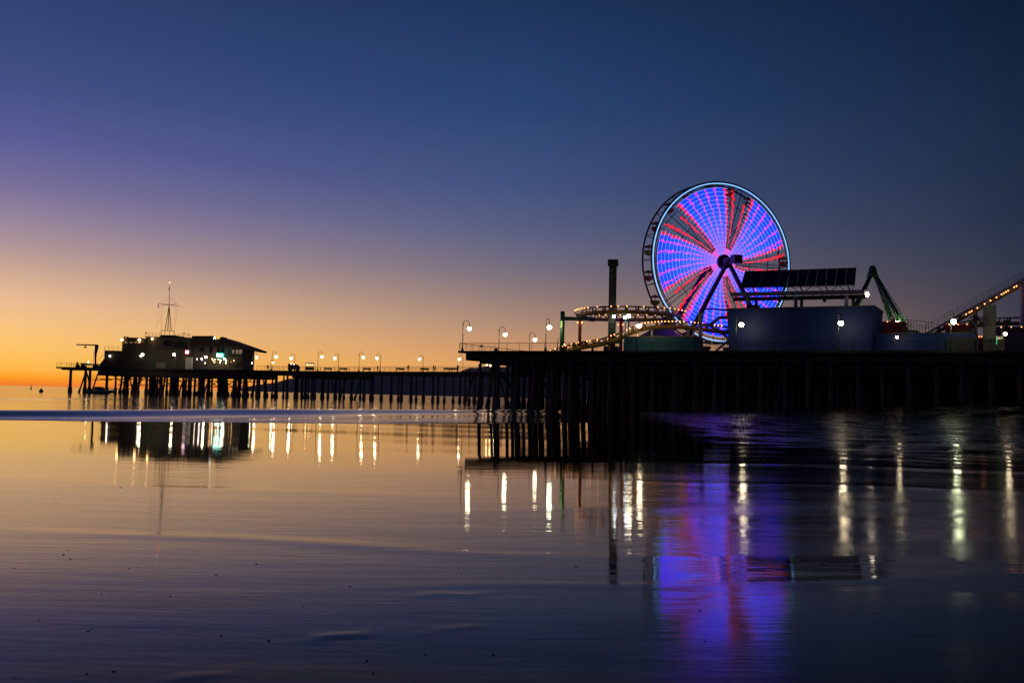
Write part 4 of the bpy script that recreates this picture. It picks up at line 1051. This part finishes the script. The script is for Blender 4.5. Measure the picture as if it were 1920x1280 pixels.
for px, py, r_, mt in ((369.5, 673, .14, 'lamps'), (378, 672.5, .2, 'lamps'), (377.5, 674.5, .12, 'signred'), (379.5, 675.5, .14, 'signblue'), (384.5, 680.5, .13, 'lamps'), (397.5, 672.5, .10, 'lampo'), (399, 675, .12, 'lampo'), (402.5, 674, .14, 'lamps'), (402, 678.5, .15, 'lampo'),
                      (409.5, 673.5, .15, 'lampo'), (413.5, 675.5, .17, 'lamps'), (412.5, 679.5, .14, 'lampo'), (424, 676.5, .18, 'lamps'), (423, 680.5, .18, 'lampo'), (430, 677.5, .1, 'bulb'), (433, 678, .09, 'bulb'), (438.5, 676, .10, 'lampo'), (445, 675, .06, 'bulb')):
    MB().ball(W(px, py, YE-.9), r_, 8, 6).build('porch_lamp', mt, rs)
# crane (boat hoist)
q = V(178, 289, FAR)
cr = thing('boat_hoist', 'dark steel boat hoist with a long horizontal arm at the left end of the pier', 'crane', q)
c_ = lambda x, y: W(x, y, 289)
MB().tube([c_(179, 690), c_(179, 672), c_(179.5, 662), c_(181, 652), c_(181.5, 647)], [.28,.28,.36,.55,.6], 8).build('pillar', 'steel', cr)
MB().beam(c_(143.5, 646), c_(183.5, 646.8), .4, .34).build('jib', 'steel', cr)
mb = MB(); mb.ball(c_(160, 650.5), .42, 8, 6, .6); mb.beam(c_(160, 650), c_(160, 646.5), .1); mb.build('hook_block', 'steel', cr)
mb = MB()
for k in range(6): mb.beam(c_(175.5, 662+k*4.4), c_(178, 662+k*4.4), .04)
mb.beam(c_(175.5, 658), c_(175.5, 688), .05); mb.build('ladder', 'steel', cr)
# stacked gear on the deck at the pier end
for px, w_, h_, lab in ((136.5, .5, .0, ''), (133, 1.0, .9, 'round topped machine near the railing at the pier end'), (144, 1.4, .8, 'dark low crate stack left of the upturned dinghy'), (168, 1.6, 1.1, 'dark pile of gear boxes below the crane pillar'), (173, 1.0, .7, 'small dark crate at the foot of the crane')):
    if not lab: continue
    q = FP(px, 4.5, FAR); t = MB(); t.box(q.x-w_/2, q.x+w_/2, q.y-.5, q.y+.5, q.z, q.z+h_*.7); t.box(q.x-w_*.35, q.x+w_*.2, q.y-.4, q.y+.4, q.z+h_*.7+.002, q.z+h_); t.tube([(q.x+w_*.3,q.y,q.z+h_*.7), (q.x+w_*.3,q.y,q.z+h_*1.15)], .14, 8)
    tag(t.build('gear_crate', 'stucco_dk', None, q), lab, 'crate', 'gear on the pier end')
def dinghy(cx, cy, cz, ln, wd, hh, flip=1):
    mb = MB(); vs = []; fs = []; n = 12; m_ = 7
    for i in range(n):
        t = i/(n-1); wv = wd*(.55+.45*math.sin(min(1, t*1.6)*math.pi/2))*(1-max(0, t-.55)**2*4.6)
        for j in range(m_):
            a = math.pi*j/(m_-1); vs.append((cx+(t-.5)*ln, cy+wv*.5*math.cos(a), cz+flip*(hh*(1+.25*t*t) - hh*math.sin(a)*(1-.55*max(0, t-.6)))))
    for i in range(n-1):
        for j in range(m_-1): fs.append((i*m_+j, (i+1)*m_+j, (i+1)*m_+j+1, i*m_+j+1))
        fs.append((i*m_, i*m_+m_-1, (i+1)*m_+m_-1, (i+1)*m_))
    fs.append(tuple(range(m_)))
    mb.add(vs, fs, True); return mb
q = FP(157, 3, FAR); o = dinghy(q.x, q.y, q.z+1.2, 4.2, 1.5, .5, -1).build('dinghy', 'hull', None, q); tag(o, 'upturned small dinghy lying on the deck under the crane', 'boat')
# moored boat
q = V(190, 276, SEA_Z)
bt = thing('motor_boat', 'grey motor boat with a low cabin moored under the end of the pier', 'boat', q)
o = dinghy(q.x, q.y, q.z-.25, 7.6, 2.3, 1.15).build('hull', 'hull', bt)
MB().prism([(q.x-1.9,q.y-.8,q.z+.95),(q.x+1.2,q.y-.8,q.z+.95),(q.x+.7,q.y-.7,q.z+1.55),(q.x-.1,q.y-.7,q.z+1.95),(q.x-1.7,q.y-.7,q.z+1.9)], (0,1.6,0)).build('cabin', 'concrete', bt)
MB().prism([(q.x-1.5,q.y-.83,q.z+1.2),(q.x+.5,q.y-.83,q.z+1.2),(q.x+.1,q.y-.83,q.z+1.65),(q.x-1.4,q.y-.83,q.z+1.65)], (0,.02,0)).build('cabin_window', 'glass', bt)
MB().box(q.x-3.9,q.x-3.5,q.y-.25,q.y+.25,q.z+.2,q.z+1.2).build('outboard_motor', 'steel', bt)
# buoys
q = V(77, 280, SEA_Z); mb = MB(); mb.ball(q+Vector((0,0,.35)), .62, 12, 8, .7); mb.tube([q+Vector((0,0,.6)), q+Vector((0,0,1.15))], [.3,.18], 8); tag(mb.build('buoy', 'steel', None, q), 'dark round mooring buoy on the open water left of the pier', 'buoy')
q = V(58, 500, SEA_Z); mb = MB(); mb.tube([q, q+Vector((0,0,.5)), q+Vector((0,0,2.2))], [.5,.3,.14], 8); tag(mb.build('marker_buoy', 'steel', None, q), 'thin upright marker buoy on the horizon at far left', 'buoy')

# ------------------------------------------------------------------ pebbles and shell bits on the sand
def pebble_mesh(seed):
    rnd = random.Random(seed); mb = MB(); mb.ball((0,0,0), 1, 8, 6, .55)
    mb.v = [(x*(1+rnd.uniform(-.25,.25)), y*(1+rnd.uniform(-.25,.25)), z_*(1+rnd.uniform(-.2,.2))) for x, y, z_ in mb.v]
    return mb.mesh('pebble', 'stone')
pms = [pebble_mesh(i) for i in range(5)]
pts = [(127,1031),(119,1040),(132,1048),(27,1065),(243,1065),(258,1063),(405,1078),(481,1057),(73,1163),(172,1178),(165,1183),(71,1239),(163,1262),(28,1270),(213,1258),(105,942),(246,1096),(636,1097),(656,1099),(745,1095),(535,1231),(634,1231),(688,1238),(700,1262),(798,1226),(860,1065),(925,1227),(569,1135),(415,1191),
       (1368,1119),(1217,1003),(1345,955),(1880,1115),(1312,1145),(1370,1196),(1322,1202),(1157,1000),(561,957),(227,914),(1405,1190),(1275,1125),(190,1112),(320,1118),(504,1200),(860,968),(1080,1062),(1490,1100),(1120,1195),(1640,1250)]
for i, (px, py) in enumerate(pts):
    d = C3 @ Vector(((px-960)/F, -(py-640)/F, -1)); Y = 4.
    for _ in range(25): q = d*(Y/d.y); zb = float(beach_z(q.x, q.y)); Y *= zb/q.z if q.z < 0 else 1; Y = max(2, min(60, Y))
    o = bpy.data.objects.new('pebble', pms[i % 5]); COL.objects.link(o); s_ = random.uniform(.0022, .005)*max(1, Y/5.5)
    o.location = (q.x, q.y, zb+s_*.25); o.scale = (s_*random.uniform(1,1.6), s_, s_*.9); o.rotation_euler = (0,0,random.random()*6)
    tag(o, 'tiny dark pebble lying on the wet sand', 'pebble', 'pebbles scattered on the wet sand')

# ------------------------------------------------------------------ camera / render
cd = bpy.data.cameras.new('camera'); cam = bpy.data.objects.new('camera', cd); COL.objects.link(cam)
cam.matrix_world = CAM; cd.lens = 36*F/1920; cd.sensor_width = 36; cd.clip_start = .05; cd.clip_end = 90000
S.camera = cam
S.view_settings.view_transform = 'Standard'; S.view_settings.look = 'None'; S.view_settings.exposure = 0; S.view_settings.gamma = 1
S.cycles.use_denoising = True; S.cycles.max_bounces = 6; S.cycles.glossy_bounces = 3; S.cycles.diffuse_bounces = 2
S.cycles.sample_clamp_indirect = 6; S.cycles.caustics_reflective = True
print('bulbs', nb[0], 'far piles', npile[0], 'near piles', cnt)
